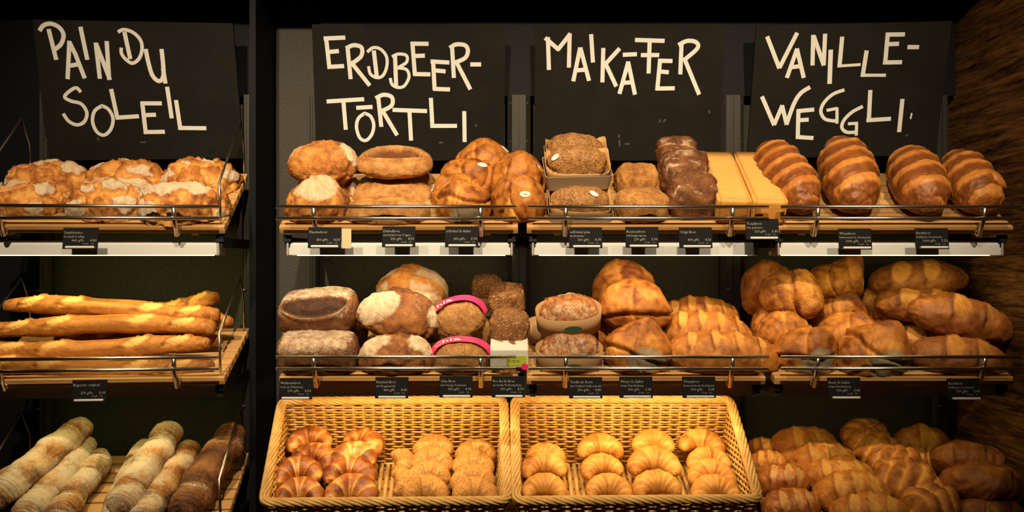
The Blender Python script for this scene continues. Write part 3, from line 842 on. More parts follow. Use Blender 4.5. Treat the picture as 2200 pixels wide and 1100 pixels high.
    def cuts(s, xs, phi0=70, la=0.34, lb=0.28, tilt=35, bake=0.12, bloom=0.05, ear=0.05, fl=None):
        """short diagonal cuts that have opened: pale inside, one raised lip"""
        for i, xc in enumerate(xs):
            a0 = (s.x - xc) * s.L / s.W * 1.0; b0 = (s.phi - R(phi0)) * 0.55
            c, sn = math.cos(R(tilt)), math.sin(R(tilt))
            a = a0 * c + b0 * sn; b = -a0 * sn + b0 * c
            q = np.sqrt((a / la) ** 2 + (b / lb) ** 2)
            ins = 1 - sm(0.8, 1.05, q)
            s.bake = s.bake * (1 - ins) + (bake + 0.4 * (fbm(s.q * 6, s.seed + i) - 0.5)) * ins
            s.disp += s.H * (bloom * ins * np.clip(b / lb, -1, 1) + ear * np.exp(-((q - 1.1) / 0.16) ** 2) * (b > 0))
            s.disp -= s.H * ear * 0.8 * np.exp(-((q - 1.0) / 0.14) ** 2) * (b <= 0)
            s.bake += 0.3 * np.exp(-((q - 1.1) / 0.14) ** 2) * (b > 0)
            s.flour *= (1 - ins)
    def rings(s, nb, skew=0.25, duty=0.42, lo=0.12, hi=0.8, ph=0.0):
        t = s.x * nb / 2 + skew * s.y + 0.35 * (1 - np.clip(s.z, 0, 1)) * np.abs(s.y) + ph
        t = t + 0.45 * (fbm(np.stack([s.x * 1.3, s.y * 0.8, s.z * 0.8], 1), s.seed + 12) - 0.5) + 0.10 * (fbm(s.q * 5, s.seed + 13) - 0.5)
        f = t - np.floor(t)
        top = sm(-0.25, 0.2, s.z) * sm(1.0, 0.93, np.abs(s.x))
        op = sm(0.0, 0.07, f) * (1 - sm(duty, duty + 0.16, f)) * top
        tone = fbm(np.stack([np.floor(t) * 3.1, s.y * 0, s.z * 0], 1) + 0.5, s.seed)
        s.bake = hi * (1 - op) + (lo + 0.35 * tone) * op + 0.25 * (fbm(s.q * 2, s.seed + 2) - 0.5)
        s.bake = s.bake * (0.3 + 0.7 * sm(-0.5, 0.1, s.z)) + 0.5 * 0.7 * (1 - sm(-0.5, 0.1, s.z))
        s.disp += s.H * top * (0.022 * np.sin(2 * math.pi * (f - 0.05)) - 0.035 * np.exp(-(np.minimum(f, 1 - f) / 0.06) ** 2))
    def crease(s, n, off=0.1, amp=0.12, fr=3.0, depth=0.07, step=0.05, wd=0.07):
        n = np.array(n, float); n /= np.linalg.norm(n)
        az = np.arctan2(s.d[:, 1], s.d[:, 0])
        q = s.d @ n - off + amp * np.sin(fr * az + s.seed) + 0.15 * (fbm(s.d * 2.5, s.seed + 21) - 0.5)
        s.disp -= depth * s.H * np.exp(-(q / wd) ** 2)
        s.disp += step * s.H * sm(0, 0.12, q) * np.exp(-np.clip(q, 0, 9) / 0.6)
        s.bake -= 0.25 * np.exp(-((q + wd * 1.2) / (wd * 1.3)) ** 2)
        s.bake += 0.15 * np.exp(-((q - wd * 2) / (wd * 2)) ** 2)
    def nose(s, c, r, h, bake=0.2):
        p = np.exp(-(s.ang(c) / r) ** 2); s.disp += h * s.H * p; s.bake += bake * p
    def helix(s, turns, amp, ph=0.0, strands=2):
        t = s.phi * strands + s.x * turns * 2 * math.pi + ph
        s.disp += amp * s.H * np.sin(t)
        s.bake -= 0.22 * np.sin(t)
        return t
    # --- finish
    def pts(s):
        h1 = s.H / (1 + s.bot); h2 = s.H - h1
        z = np.where(s.z > 0, s.z * h1, s.z * h2)
        p = np.stack([s.x * s.L / 2, s.y * s.W / 2, z], 1)
        nn = np.stack([s.x / (s.L / 2), s.y / (s.W / 2), s.z / (s.H / 2)], 1); nn /= np.linalg.norm(nn, axis=1)[:, None]
        p = p + nn * s.disp[:, None]
        p[:, 2] -= (h1 - h2) / 2
        p[:, 2] = np.maximum(p[:, 2], -s.H / 2)
        if np.any(s.bend): p[:, 1] += s.bend * s.x ** 2
        if np.any(s.sag): p[:, 2] += s.sag
        return p
    def build(s, name, mat, parent=None):
        return mk(name, s.pts(), s.f, mat, parent, {'bake': np.clip(s.bake, 0, 1), 'flour': np.clip(s.flour, 0, 1)})

def croissant(wd, seed, step=0.10, fat=0.52, A=1.75, n=100, m=30, hi=0.75, lo=0.2, nseg=7.0, patchy=0.4):
    """crescent rolled in steps; returns verts, faces, attributes"""
    Rr = wd / 2 / (1 + fat * 0.72); r0 = Rr * fat * 1.12
    t = np.linspace(-1, 1, n); v = np.linspace(0, 2 * math.pi, m, endpoint=False)
    T, V = np.meshgrid(t, v, indexing='ij'); T, V = T.ravel(), V.ravel()
    k = np.abs(T) * nseg / 2 + 0.5 + 0.16 * np.sin(V + 1.2 * np.sign(T))
    f = k - np.floor(k); sg = np.floor(k)
    prof = (1 - 0.62 * np.abs(T) ** 1.7) * np.sqrt(np.clip(1 - np.abs(T) ** 14, 0, 1))
    rad = r0 * prof * (1 + step * (0.5 - f) * (sg > 0))
    th = T * A; cx, cy = Rr * np.sin(th), Rr * np.cos(th)
    nx, ny = np.sin(th), np.cos(th)
    p = np.stack([cx + nx * rad * np.cos(V), cy + ny * rad * np.cos(V), 0.92 * rad * np.sin(V)], 1)
    nz = fbm(p / wd * 9, seed); p[:, 2] += (nz - 0.5) * 0.04 * wd
    p[:, 2] = np.maximum(p[:, 2], -0.72 * r0)
    p[:, 1] -= Rr * 0.35; p[:, 2] += -0.10 * r0
    tone = fbm(np.stack([sg * np.sign(T) * 2.7 + seed, T * 0, T * 0], 1), seed + 3)
    bake = hi - (hi - lo) * np.exp(-((f - 0.88) / 0.20) ** 2) + 0.9 * (tone - 0.5) + patchy * (fbm(p / wd * 4, seed + 7) - 0.5) + 0.3 * (fbm(p / wd * 14, seed + 8) - 0.5)
    bake = bake - 0.35 * (np.sin(V) < -0.4)
    fs = []
    for i in range(n - 1):
        for j in range(m):
            fs.append((i * m + j, (i + 1) * m + j, (i + 1) * m + (j + 1) % m, i * m + (j + 1) % m))
    fs.append(tuple(range(m))); fs.append(tuple(reversed(range((n - 1) * m, n * m))))
    fs = [tuple(reversed(q)) for q in fs]
    return p, fs, {'bake': np.clip(bake, 0, 1), 'flour': np.zeros(len(bake))}, r0

# ------------------------------------------------------------------ placing
def dims(cx, cy, wpx, hpx, wd, yaw, row, Y, tilt):
    s = S(Y); a = row.a + tilt; c, sn = abs(math.cos(yaw)), abs(math.sin(yaw))
    L = wpx / s / math.sqrt(c * c + wd * wd * sn * sn); W = wd * L
    dep = math.sqrt((L * sn) ** 2 + (W * c) ** 2)
    v = (hpx / s) ** 2 - (dep * math.sin(a)) ** 2
    H = math.sqrt(max(v, (0.45 * hpx / s) ** 2)) / math.cos(a)
    return L, W, H

def place(o, row, loc, yaw=0.0, tilt=0.0, roll=0.0):
    m = Matrix.Rotation(row.u.rz, 4, 'Z') @ Matrix.Rotation(row.a + tilt, 4, 'X') @ Matrix.Rotation(yaw, 4, 'Z') @ Matrix.Rotation(roll, 4, 'Y')
    o.matrix_world = Matrix.Translation(loc) @ m

def settle(o, row, free=False):
    """a bread lies flat on the slats and against the guard instead of passing through them"""
    me = o.data; n = len(me.vertices); co = np.empty(n * 3); me.vertices.foreach_get('co', co); co = co.reshape(-1, 3)
    Mw = np.array(row.u.I @ o.matrix_world); q = co @ Mw[:3, :3].T + Mw[:3, 3]
    nl = np.array((0, -math.sin(row.a), math.cos(row.a))); h = q @ nl - row.zf * math.cos(row.a)
    q += nl * np.maximum(0, 0.0008 - h)[:, None]
    if not free:
        lim = -0.026; d = lim - q[:, 1]
        q[:, 1] = np.where(d > 0, lim - 0.008 * (1 - np.exp(-np.maximum(d, 0) / 0.02)), q[:, 1])
    Mi = np.linalg.inv(Mw); co = q @ Mi[:3, :3].T + Mi[:3, 3]
    me.vertices.foreach_set('co', co.ravel()); me.update()

def put(kind, name, cat, label, group, cx, cy, wpx, hpx, row, Y=None, wd=0.8, yaw=0.0, tilt=0.0, roll=0.0, seed=1, free=False, **kw):
    row = ROW[row]; yaw, tilt, roll = R(yaw), R(tilt), R(roll); given = Y
    Y = 0.12 if Y is None else Y
    for _ in range(8):
        L, W, H = dims(cx, cy, wpx, hpx, wd, yaw, row, Y, tilt)
        if given is None:
            Y = row.rest(cx, cy, H * 0.5 * math.cos(tilt) + W * 0.5 * abs(math.sin(tilt)) * 0.6)
            Y = max(Y, 0.050)
    o = kind(L, W, H, seed, name, **kw)
    place(o, row, P(cx, cy, Y), yaw, tilt, roll)
    settle(o, row, free)
    tag(o, label, cat, group)
    LOG.append((label[:44], round(Y, 3), round(row.h(P(cx, cy, Y)) - H / 2, 3), tuple(round(q, 3) for q in (L, W, H))))
    return o
LOG = []

def along(kind, name, cat, label, group, A, B, rad, row, seed=1, up=None, **kw):
    """a long bread lying from A to B"""
    row = ROW[row]; d = (B - A); L = d.length; x = d.normalized(); up = up or row.n
    z = (up - x * up.dot(x)).normalized(); y = z.cross(x)
    o = kind(L, rad * 2, rad * 2 * kw.pop('hk', 0.95), seed, name, **kw)
    m = Matrix((x, y, z)).transposed().to_4x4(); m.translation = (A + B) / 2
    o.matrix_world = m
    settle(o, row)
    tag(o, label, cat, group)
    return o

# ------------------------------------------------------------------ kinds of bread
def k_sun(L, W, H, seed, name):
    l = Loaf(L, W, H, seed, n=100, m=96, ex=0.92, lump=0.13, freq=1.9, bot=0.5, rough=0.05)
    l.pads(9, 0.33, seed, raise_=0.06, fl=0.95)
    l.torn(0.10, 1.9)
    return l.build(name, M['rustic'])
def k_floury(L, W, H, seed, name, c=(0.2, -0.4, 0.8), r=0.7, mat='rustic', crack=True, second=None, bot=0.6):
    l = Loaf(L, W, H, seed, n=84, m=84, lump=0.08, bot=bot)
    l.flour += 0.34 * sm(-0.3, 0.6, l.z)
    if crack: l.crease((0.5, 0.75, -0.2), off=-0.05, amp=0.1, fr=2, depth=0.06, step=0.09)
    l.patch(c, r, 0.86, rag=0.9, raise_=0.03)
    if second: l.patch(second[0], second[1], 0.85, rag=0.9, seed=11, raise_=0.02)
    l.torn(0.03, 1.5, lite=0.12)
    return l.build(name, M[mat])
def k_split(L, W, H, seed, name):
    l = Loaf(L, W, H, seed, n=96, m=84, lump=0.05, ex=0.9)
    l.flour += 0.2 * sm(0.2, 0.8, l.z)
    l.split(phi0=60, half=0.84, wid=0.34, depth=0.22, bake=1.25, lip=0.08)
    return l.build(name, M['pale'])
def k_dinkel(L, W, H, seed, name):
    l = Loaf(L, W, H, seed, n=80, m=64, lump=0.09, ex=0.85)
    l.flour += 0.22 * sm(-0.2, 0.5, l.z)
    l.split(phi0=88, half=0.6, wid=0.10, depth=0.04, bake=0.5, lip=0.03)
    return l.build(name, M['pale'])
def k_galler(L, W, H, seed, name, n=(0.3, 0.6, -0.5), off=0.0, nose=(0.3, -0.3, 0.9), grey=None, sticker=None, mat='golden', nh=0.16):
    l = Loaf(L, W, H, seed, n=84, m=84, lump=0.07, freq=1.1, bot=0.7, rough=0.016)
    l.crease(n, off=off, amp=0.12, fr=2, depth=0.045, step=0.09, wd=0.045)
    l.crease((0.7, -0.4, 0.4), off=0.40, amp=0.14, fr=2, depth=0.022, step=0.03, wd=0.03)
    l.torn(0.010, 1.3, lite=0.12)
    l.nose(nose, 0.40, nh)
    if grey: l.patch((grey[0], -1.0, 0.16), 0.62, 1.15, rag=0.35, raise_=-0.03)
    o = l.build(name, M[mat])
    if sticker:
        c = np.array(sticker, float); c /= np.linalg.norm(c); p = l.pts()
        i = int(np.argmax(l.d @ c)); ctr = Vector(p[i])
        nv = Vector((c[0] / L, c[1] / W, c[2] / H)).normalized()
        a = Vector((1, 0, 0)); a = (a - nv * a.dot(nv)).normalized(); b2 = nv.cross(a)
        vs = []; nr = 4; k = 28
        co = np.array(p)
        for r_ in range(nr + 1):
            for j in range(k):
                q = 2 * math.pi * j / k
                t = ctr + a * (0.0155 * r_ / nr * math.cos(q)) + b2 * (0.0085 * r_ / nr * math.sin(q))
                # drape on the nearest crust points
                d2 = ((co - np.array(t)) ** 2).sum(1); nb = np.argsort(d2)[:6]; wt = 1 / (d2[nb] + 1e-7)
                hgt = float(((co[nb] - np.array(ctr)) @ np.array(nv) * wt).sum() / wt.sum())
                vs.append(t + nv * (hgt + 0.0018))
        fs = [(r_ * k + j, r_ * k + (j + 1) % k, (r_ + 1) * k + (j + 1) % k, (r_ + 1) * k + j) for r_ in range(nr) for j in range(k)]
        st = mk('edible_sticker', vs, fs, M['sticker'], o); st['label'] = 'small white oval sticker'
        bb = MB()
        for q in (-0.004, 0.0, 0.004):
            bb.box(ctr + a * q + nv * 0.0035, (0.003, 0.0012, 0.0004))
        bb.build('sticker_print', M['smudge'], st)
    return o
def k_seedloaf(L, W, H, seed, name):
    return Loaf(L, W, H, seed, n=72, m=60, lump=0.09, freq=2.5, ex=0.8).build(name, M['seed'])
def k_grain(L, W, H, seed, name):
    l = Loaf(L, W, H, seed, n=72, m=60, lump=0.10, freq=2.2, ex=0.75, ey=0.8)
    l.flour += 0.15 * sm(0.3, 0.9, l.z)
    return l.build(name, M['nut'])
def k_urig(L, W, H, seed, name):
    l = Loaf(L, W, H, seed, n=80, m=72, lump=0.09, freq=1.8, ex=0.6, ey=0.7, bot=0.9)
    st = fbm(np.stack([l.x * 2.0, l.y * 7, l.z * 2], 1), seed + 50)
    l.flour += np.clip((st - 0.52) * 4, 0, 0.75) * sm(0.0, 0.5, l.z)
    l.crease((0.1, 1, 0.3), off=0.2, amp=0.1, fr=2, depth=0.06, step=0.04)
    return l.build(name, M['dark'])
def k_stripe(L, W, H, seed, name, nb=6, skew=0.3, ph=0.0):
    l = Loaf(L, W, H, seed, n=120, m=72, lump=0.025, ex=0.80, bot=0.7)
    l.rings(nb, skew, ph=ph)
    return l.build(name, M['stripe'])
def k_baguette(L, W, H, seed, name, xs=(-0.72, -0.36, 0.0, 0.36, 0.72), tilt=12):
    l = Loaf(L, W, H, seed, n=150, m=40, lump=0.07, freq=0.5, ex=0.42, bot=0.8)
    l.disp += 0.05 * H * np.sin(l.x * 9 + seed)
    l.cuts(xs, phi0=62, la=1.25, lb=0.22, tilt=tilt, bake=-0.10, bloom=0.07, ear=0.13)
    l.bake += 0.13
    l.bake += 0.15 * sm(0.8, 1.0, np.abs(l.x))
    l.sag = 0.012 * np.sin(l.x * 2.2 + seed * 1.7) * (L > 0.4)
    return l.build(name, M['baguette'])
def k_walnut(L, W, H, seed, name, cut=True):
    l = Loaf(L, W, H, seed, n=96, m=84, lump=0.04, ex=0.50, ey=0.62, bot=0.9)
    l.flour += 0.50 * sm(0.0, 0.8, l.z) * sm(1.0, 0.8, np.abs(l.x)) + 0.22 + 0.5 * (fbm(l.q * 3, seed + 33) - 0.5)
    if cut: l.split(phi0=50, half=0.84, wid=0.50, depth=0.13, bake=1.0, lip=0.06, bow=0.12)
    return l.build(name, M['dark'])
def k_chia(L, W, H, seed, name):
    return Loaf(L, W, H, seed, n=72, m=60, lump=0.06, freq=2.5, ex=0.85).build(name, M['chia'])
def k_probody(L, W, H, seed, name):
    return Loaf(L, W, H, seed, n=80, m=64, lump=0.07, freq=3.0, ex=0.62, ey=0.7, bot=0.8).build(name, M['probody'])
def k_oval(L, W, H, seed, name, cutw=0.42, mat='oval', xs=(-0.42, 0.18), tilt=42, rings=False):
    l = Loaf(L, W, H, seed, n=96, m=60, lump=0.05, ex=0.95, bot=0.7)
    l.bake += 0.10
    l.cuts(xs, phi0=68, la=0.62, lb=0.30, tilt=tilt, bake=0.14, bloom=0.05, ear=0.045)
    return l.build(name, M[mat])
def k_long(L, W, H, seed, name, xs=(-0.6, -0.2, 0.2, 0.6)):
    l = Loaf(L, W, H, seed, n=110, m=64, lump=0.06, ex=0.85, bot=0.6)
    l.cuts(xs, phi0=82, la=0.40, lb=0.17, tilt=72, bake=0.02, bloom=0.035, ear=0.035)
    l.bake += 0.08
    return l.build(name, M['golden'])
def k_twist(L, W, H, seed, name, fl=0.55, mat='twist', turns=1.8, amp=0.035):
    l = Loaf(L, W, H, seed, n=140, m=56, lump=0.08, freq=0.9, ex=0.45, bot=0.85)
    t = l.helix(turns, amp, seed, strands=1)
    fine = fbm(np.stack([l.x * L / W * 6 + l.phi * 0.8, l.phi * 0.7, l.phi * 0], 1), seed + 60)
    wr = np.sin(l.x * L / W * 26 + 2.2 * np.sin(l.phi + seed) + 5 * fine)
    l.disp += 0.06 * H * (fine - 0.5) + 0.010 * H * wr
    big = fbm(np.stack([l.x * L / W * 1.1, l.phi * 0.35, l.phi * 0], 1), seed + 61)
    l.bake += 0.12 * wr
    l.flour += np.clip(fl + 0.22 * np.sin(t + 0.8) + 0.9 * (fine - 0.5) + 1.1 * (big - 0.5) + 0.10 * wr, 0, 1) * (0.35 + 0.65 * sm(-0.6, 0.1, l.z))
    return l.build(name, M[mat])
def k_roll(L, W, H, seed, name, mat='golden', xs=(-0.45, 0.0, 0.45), tilt=65, la=0.42, lb=0.2):
    l = Loaf(L, W, H, seed, n=72, m=56, lump=0.07, ex=0.9)
    l.cuts(xs, phi0=75, la=la, lb=lb, tilt=tilt, bake=0.08, bloom=0.045, ear=0.035)
    return l.build(name, M[mat])
def k_braid(L, W, H, seed, name, mat='golden'):
    l = Loaf(L, W, H, seed, n=84, m=64, lump=0.08)
    t = l.x * 2.2 * math.pi + np.abs(l.y) * 2.0
    wv = np.sin(t) ; l.disp += 0.10 * H * np.abs(wv) * sm(-0.3, 0.3, l.z)
    l.bake += -0.3 + 0.55 * np.abs(wv)
    l.disp -= 0.08 * H * np.exp(-(l.y / 0.10) ** 2) * (l.z > 0)
    return l.build(name, M[mat])
def k_cross(L, W, H, seed, name):
    """big round loaf: floury skin burst open in a broad band"""
    l = Loaf(L, W, H, seed, n=90, m=84, lump=0.07, bot=0.6)
    l.flour += 0.8 * sm(-0.3, 0.3, l.z)
    band = 1 - sm(0.20, 0.34, np.abs(l.x + 0.18 - 0.12 * np.sin(3 * l.y)))
    band = band * sm(-0.1, 0.2, l.z)
    l.flour *= 1 - band; l.bake = l.bake * (1 - band) + (0.45 + 0.6 * (fbm(l.d * 4, seed) - 0.5)) * band
    l.disp += 0.06 * H * band
    band2 = np.exp(-((l.y + 0.25 + 0.2 * l.x) / 0.13) ** 2) * sm(0.0, 0.3, l.z)
    l.flour *= 1 - 0.9 * band2; l.disp += 0.03 * H * band2
    return l.build(name, M['rustic'])

# ================================================================== TOP LEFT: floury round loaves
G = 'floury sunburst loaves on the upper left shelf'
for i, (cx, cy, w_, h_, yw, lab) in enumerate([
    (55, 440, 180, 92, 20, 'floury round loaf in the front row at the far left of the top shelf'),
    (230, 440, 168, 96, -15, 'floury round loaf in the middle of the front row'),
    (393, 441, 174, 94, 40, 'floury round loaf at the right end of the front row, by the side wire')]):
    put(k_sun, 'round_loaf', 'bread', lab, G, cx, cy, w_, h_, 'Lt', wd=0.64, yaw=yw * 0.3, seed=21 + i)
for i, (cx, cy, w_, h_, yw, lab) in enumerate([
    (103, 392, 172, 92, 70, 'floury round loaf in the back row at the left, below the chalkboard'),
    (275, 391, 176, 92, -50, 'floury round loaf in the middle of the back row'),
    (430, 391, 164, 92, 10, 'floury round loaf at the right of the back row, inside the bent side wire')]):
    put(k_sun, 'round_loaf', 'bread', lab, G, cx, cy, w_, h_, 'Lt', Y=0.205 + 0.02 * i, wd=0.68, yaw=yw * 0.3, seed=31 + i)

# ================================================================== TOP, SECOND BAY
G = 'farmhouse loaves on the top shelf'
put(k_floury, 'round_loaf', 'bread', 'lower round loaf with a broad white flour patch at the left shelf end', G, 681, 436, 134, 94, 'Ct', wd=0.70, seed=41, c=(0.1, -0.25, 0.9), r=0.75)
put(k_floury, 'round_loaf', 'bread', 'brown round loaf hidden behind, between the two stacked floury loaves', G, 702, 405, 122, 78, 'Ct', Y=0.22, wd=0.8, seed=42, c=(0.9, -0.2, 0.2), r=0.4, mat='brown')
put(k_floury, 'round_loaf', 'bread', 'upper round loaf with floury sides on top at the left end', G, 693, 349, 144, 88, 'Ct', Y=0.165, wd=0.80, seed=43, tilt=-10, c=(-0.9, 0.1, 0.5), r=0.45, second=((0.85, -0.1, 0.55), 0.5))
put(k_dinkel, 'oval_loaf', 'bread', 'pale oval loaf with crinkled crust lying in front under the split loaf', G, 831, 452, 188, 64, 'Ct', wd=0.50, seed=44)
put(k_dinkel, 'oval_loaf', 'bread', 'pale oval loaf between the split loaf above and the front oval loaf', G, 843, 419, 174, 80, 'Ct', Y=0.20, wd=0.68, seed=45)
put(k_split, 'oval_loaf', 'bread', 'oval loaf on top with a long dark split in its crust', G, 848, 347, 166, 74, 'Ct', Y=0.19, wd=0.70, seed=46, tilt=-6)
put(k_dinkel, 'oval_loaf', 'bread', 'brown loaf end peeking out behind the split oval loaf', G, 900, 393, 70, 56, 'Ct', Y=0.30, wd=0.8, seed=47)
G = 'folded golden loaves on the top shelf'
put(k_galler, 'folded_loaf', 'bread', 'golden folded loaf at the top back of its pile, sticker at its upper right', G, 1040, 349, 118, 86, 'Ct', Y=0.28, wd=0.85, seed=51, n=(-0.2, 0.5, -0.6), nose=(-0.1, 0.1, 1), sticker=(0.72, 0.0, 0.70))
put(k_galler, 'folded_loaf', 'bread', 'golden folded loaf in the middle of the left pile with a slanted sticker', G, 1000, 386, 114, 94, 'Ct', Y=0.215, wd=0.85, seed=52, n=(0.4, 0.4, -0.7), off=-0.2, nose=(0.5, -0.4, 0.6), sticker=(0.50, -0.45, 0.72))
put(k_galler, 'folded_loaf', 'bread', 'golden folded loaf low behind the rail, sticker on its left shoulder', G, 978, 421, 108, 90, 'Ct', Y=0.15, wd=0.8, seed=53, n=(0.5, 0.3, -0.5), nose=(-0.4, -0.3, 0.8), sticker=(-0.80, -0.25, 0.55))
put(k_galler, 'folded_loaf', 'bread', 'golden folded loaf with a grey floury bottom turned to the front rail', G, 996, 444, 120, 88, 'Ct', wd=0.70, seed=54, n=(0.1, 0.6, 0.9), off=0.35, nose=(-0.2, 0.2, 0.95), grey=(0.05, -1.0, -0.30), tilt=12)
put(k_galler, 'folded_loaf', 'bread', 'golden folded loaf behind the white stickered one, beside the paper tray', G, 1108, 385, 112, 98, 'Ct', Y=0.20, wd=0.85, seed=55, n=(0.2, 0.7, -0.4), nose=(0.2, 0.0, 1), sticker=(0.80, 0.1, 0.62))
put(k_galler, 'folded_loaf', 'bread', 'golden folded loaf at the front with a plain white sticker facing out', G, 1116, 431, 112, 102, 'Ct', wd=0.80, seed=56, n=(-0.75, 0.2, 0.25), off=0.45, nose=(0.2, -0.3, 0.8), sticker=(0.18, -0.72, 0.60), nh=0.08)

# ================================================================== TOP, THIRD BAY: paper trays
def make_tray(label, loc, row, tilt, yaw, L=0.196, W=0.125, Hh=0.050, fl=0.008, mat='card', lining=True):
    row = ROW[row]
    root = empty('paper_tray', loc)
    m = Matrix.Rotation(row.a + R(tilt), 4, 'X') @ Matrix.Rotation(R(yaw), 4, 'Z')
    root.matrix_world = Matrix.Translation(loc) @ m
    tag(root, label, 'tray', 'paper baking trays')
    def shell(h0, h1, inset, th):
        b = MB(); r = 0.012
        def ring(l, w_, z, bulge=0.0):
            out = []
            for sx, sy, a0 in ((1, 1, 0), (-1, 1, 90), (-1, -1, 180), (1, -1, 270)):
                for k in range(5):
                    q = R(a0 + 22.5 * k)
                    out.append(Vector((sx * (l / 2 - r) + r * math.cos(q), sy * (w_ / 2 - r) + r * math.sin(q), z)))
            return out
        rings = [ring(L - 2 * fl - inset, W - 2 * fl - inset, h0), ring(L - inset, W - inset, h1), ring(L - inset - th, W - inset - th, h1), ring(L - 2 * fl - inset - th, W - 2 * fl - inset - th, h0 + 0.002)]
        n = len(rings[0]); vs = [p for q in rings for p in q]; fs = []
        for i in range(3):
            for j in range(n): fs.append((i * n + j, i * n + (j + 1) % n, (i + 1) * n + (j + 1) % n, (i + 1) * n + j))
        fs.append(tuple(reversed(range(n)))); fs.append(tuple(range(3 * n, 4 * n)))
        b.add(vs, fs); return b
    shell(0, Hh, 0, 0.004).build('tray_box', M[mat], root)
    if lining:
        rg = random.Random(int(loc.x * 1000)); b = MB(); n = 60; vs = []
        for k in range(n):
            q = 2 * math.pi * k / n; c, s_ = math.cos(q), math.sin(q)
            x = math.copysign(abs(c) ** 0.35, c) * (L / 2 - 0.006); y = math.copysign(abs(s_) ** 0.35, s_) * (W / 2 - 0.006)
            hz = Hh + 0.014 + 0.010 * math.sin(q * 2 + 1.0) + rg.uniform(-.002, .002) + (0.012 if y > 0 else 0)
            vs += [(x * 0.94, y * 0.94, 0.006), (x, y, Hh), (x * 1.02, y * 1.02, hz), (x * 1.01, y * 1.01, hz), (x * 0.985, y * 0.985, Hh)]
        fs = []
        for k in range(n):
            a, c = k * 5, ((k + 1) % n) * 5
            for j in range(4): fs.append((a + j, c + j, c + j + 1, a + j + 1))
        b.add(vs, fs); b.build('paper_lining', M['paper'], root, smooth=True)
    return root
make_tray('grey paper tray on the shelf, below the other trays', P(1244, 474, .085), 'Ct', 0, 0, L=0.190)
put(k_seedloaf, 'seeded_loaf', 'bread', 'seeded loaf with a white sticker in the lower paper tray', 'seeded tin loaves in paper trays', 1244, 432, 128, 72, 'Ct', Y=0.085, wd=0.60, seed=61)
make_tray('grey paper tray tipped forward on top of the stack', P(1238, 388, .115), 'Ct', 8, 3, L=0.200)
put(k_seedloaf, 'seeded_loaf', 'bread', 'seeded loaf in the tipped upper tray, topmost at the front', 'seeded tin loaves in paper trays', 1238, 346, 128, 70, 'Ct', Y=0.125, wd=0.58, seed=62, tilt=8, roll=0)
make_tray('brown paper tray at the very top, behind the tipped tray', P(1236, 358, .265), 'Ct', 0, 0, L=0.200)
put(k_seedloaf, 'seeded_loaf', 'bread', 'seeded loaf at the very back top, rising over the tipped tray', 'seeded tin loaves in paper trays', 1234, 320, 122, 66, 'Ct', Y=0.255, wd=0.6, seed=63)
put(k_seedloaf, 'seeded_loaf', 'bread', 'seeded loaf hidden at the right behind the lower paper tray', 'seeded tin loaves in paper trays', 1262, 412, 90, 64, 'Ct', Y=0.215, wd=0.7, seed=64)
G = 'small grain loaves on the top shelf'
put(k_grain, 'grain_loaf', 'bread', 'small upright grain loaf standing behind its twin', G, 1368, 389, 96, 80, 'Ct', Y=0.22, wd=0.95, seed=65)
put(k_grain, 'grain_loaf', 'bread', 'small grain loaf at the front left of the dark tin loaves', G, 1378, 438, 116, 74, 'Ct', wd=0.85, seed=66)
G = 'dark tin loaves on the top shelf'
put(k_urig, 'tin_loaf', 'bread', 'dark tin loaf at the back top of its row, against the chalkboard', G, 1454, 330, 86, 72, 'Ct', Y=0.28, wd=1.0, seed=67, tilt=18)
put(k_urig, 'tin_loaf', 'bread', 'dark tin loaf in the middle of its row with flour streaks', G, 1467, 370, 102, 92, 'Ct', Y=0.19, wd=0.9, seed=68, tilt=8)
put(k_urig, 'tin_loaf', 'bread', 'dark tin loaf at the front of its row behind the rail', G, 1485, 425, 104, 104, 'Ct', Y=0.075, wd=0.95, seed=69)
# square toast loaves
def make_toast(label, pb, pf, yb, yf, wd, hgt, seed):
    row = ROW['Ct']; A, B = row.on(pb, yb, hgt / 2), row.on(pf, yf, hgt / 2)
    d = A - B; L = d.length; y = d.normalized(); z = (row.n - y * row.n.dot(y)).normalized(); x = y.cross(z)
    bm = bmesh.new(); bmesh.ops.create_cube(bm, size=1.0)
    for v in bm.verts: v.co = Vector((v.co.x * wd * (1.0 if v.co.z > 0 else 0.97), v.co.y * L, v.co.z * hgt))
    bmesh.ops.bevel(bm, geom=list(bm.edges), offset=0.006, segments=3, affect='EDGES')
    bmesh.ops.subdivide_edges(bm, edges=[e for e in bm.edges if e.calc_length() > 0.03], cuts=6, use_grid_fill=True)
    bm.verts.index_update()
    vs = [v.co.copy() for v in bm.verts]; fs = [tuple(v.index for v in f.verts) for f in bm.faces]; bm.free()
    a = np.array([tuple(v) for v in vs])
    bake = 0.28 + 0.35 * (np.abs(a[:, 2]) > hgt / 2 - 0.004) * (np.maximum(np.abs(a[:, 0]) / (wd / 2), np.abs(a[:, 1]) / (L / 2)) > 0.9) + 0.35 * (a[:, 1] < -L / 2 + 0.004) + 0.3 * (fbm(a * 20, seed) - 0.5)  # front face painted darker for its shade; edges are browned
    o = mk('toast_loaf', vs, fs, M['toast'], None, {'bake': np.clip(bake, 0, 1), 'flour': np.zeros(len(vs))})
    m = Matrix((x, y, z)).transposed().to_4x4(); m.translation = (A + B) / 2; o.matrix_world = m
    tag(o, label, 'bread', 'square toast loaves')
make_toast('square pale toast loaf beside the dark tin loaves', 1535, 1573, 0.338, 0.012, 0.095, 0.083, 71)
make_toast('square pale toast loaf beside the striped loaves, past the rail end', 1601, 1650, 0.338, 0.005, 0.095, 0.083, 72)

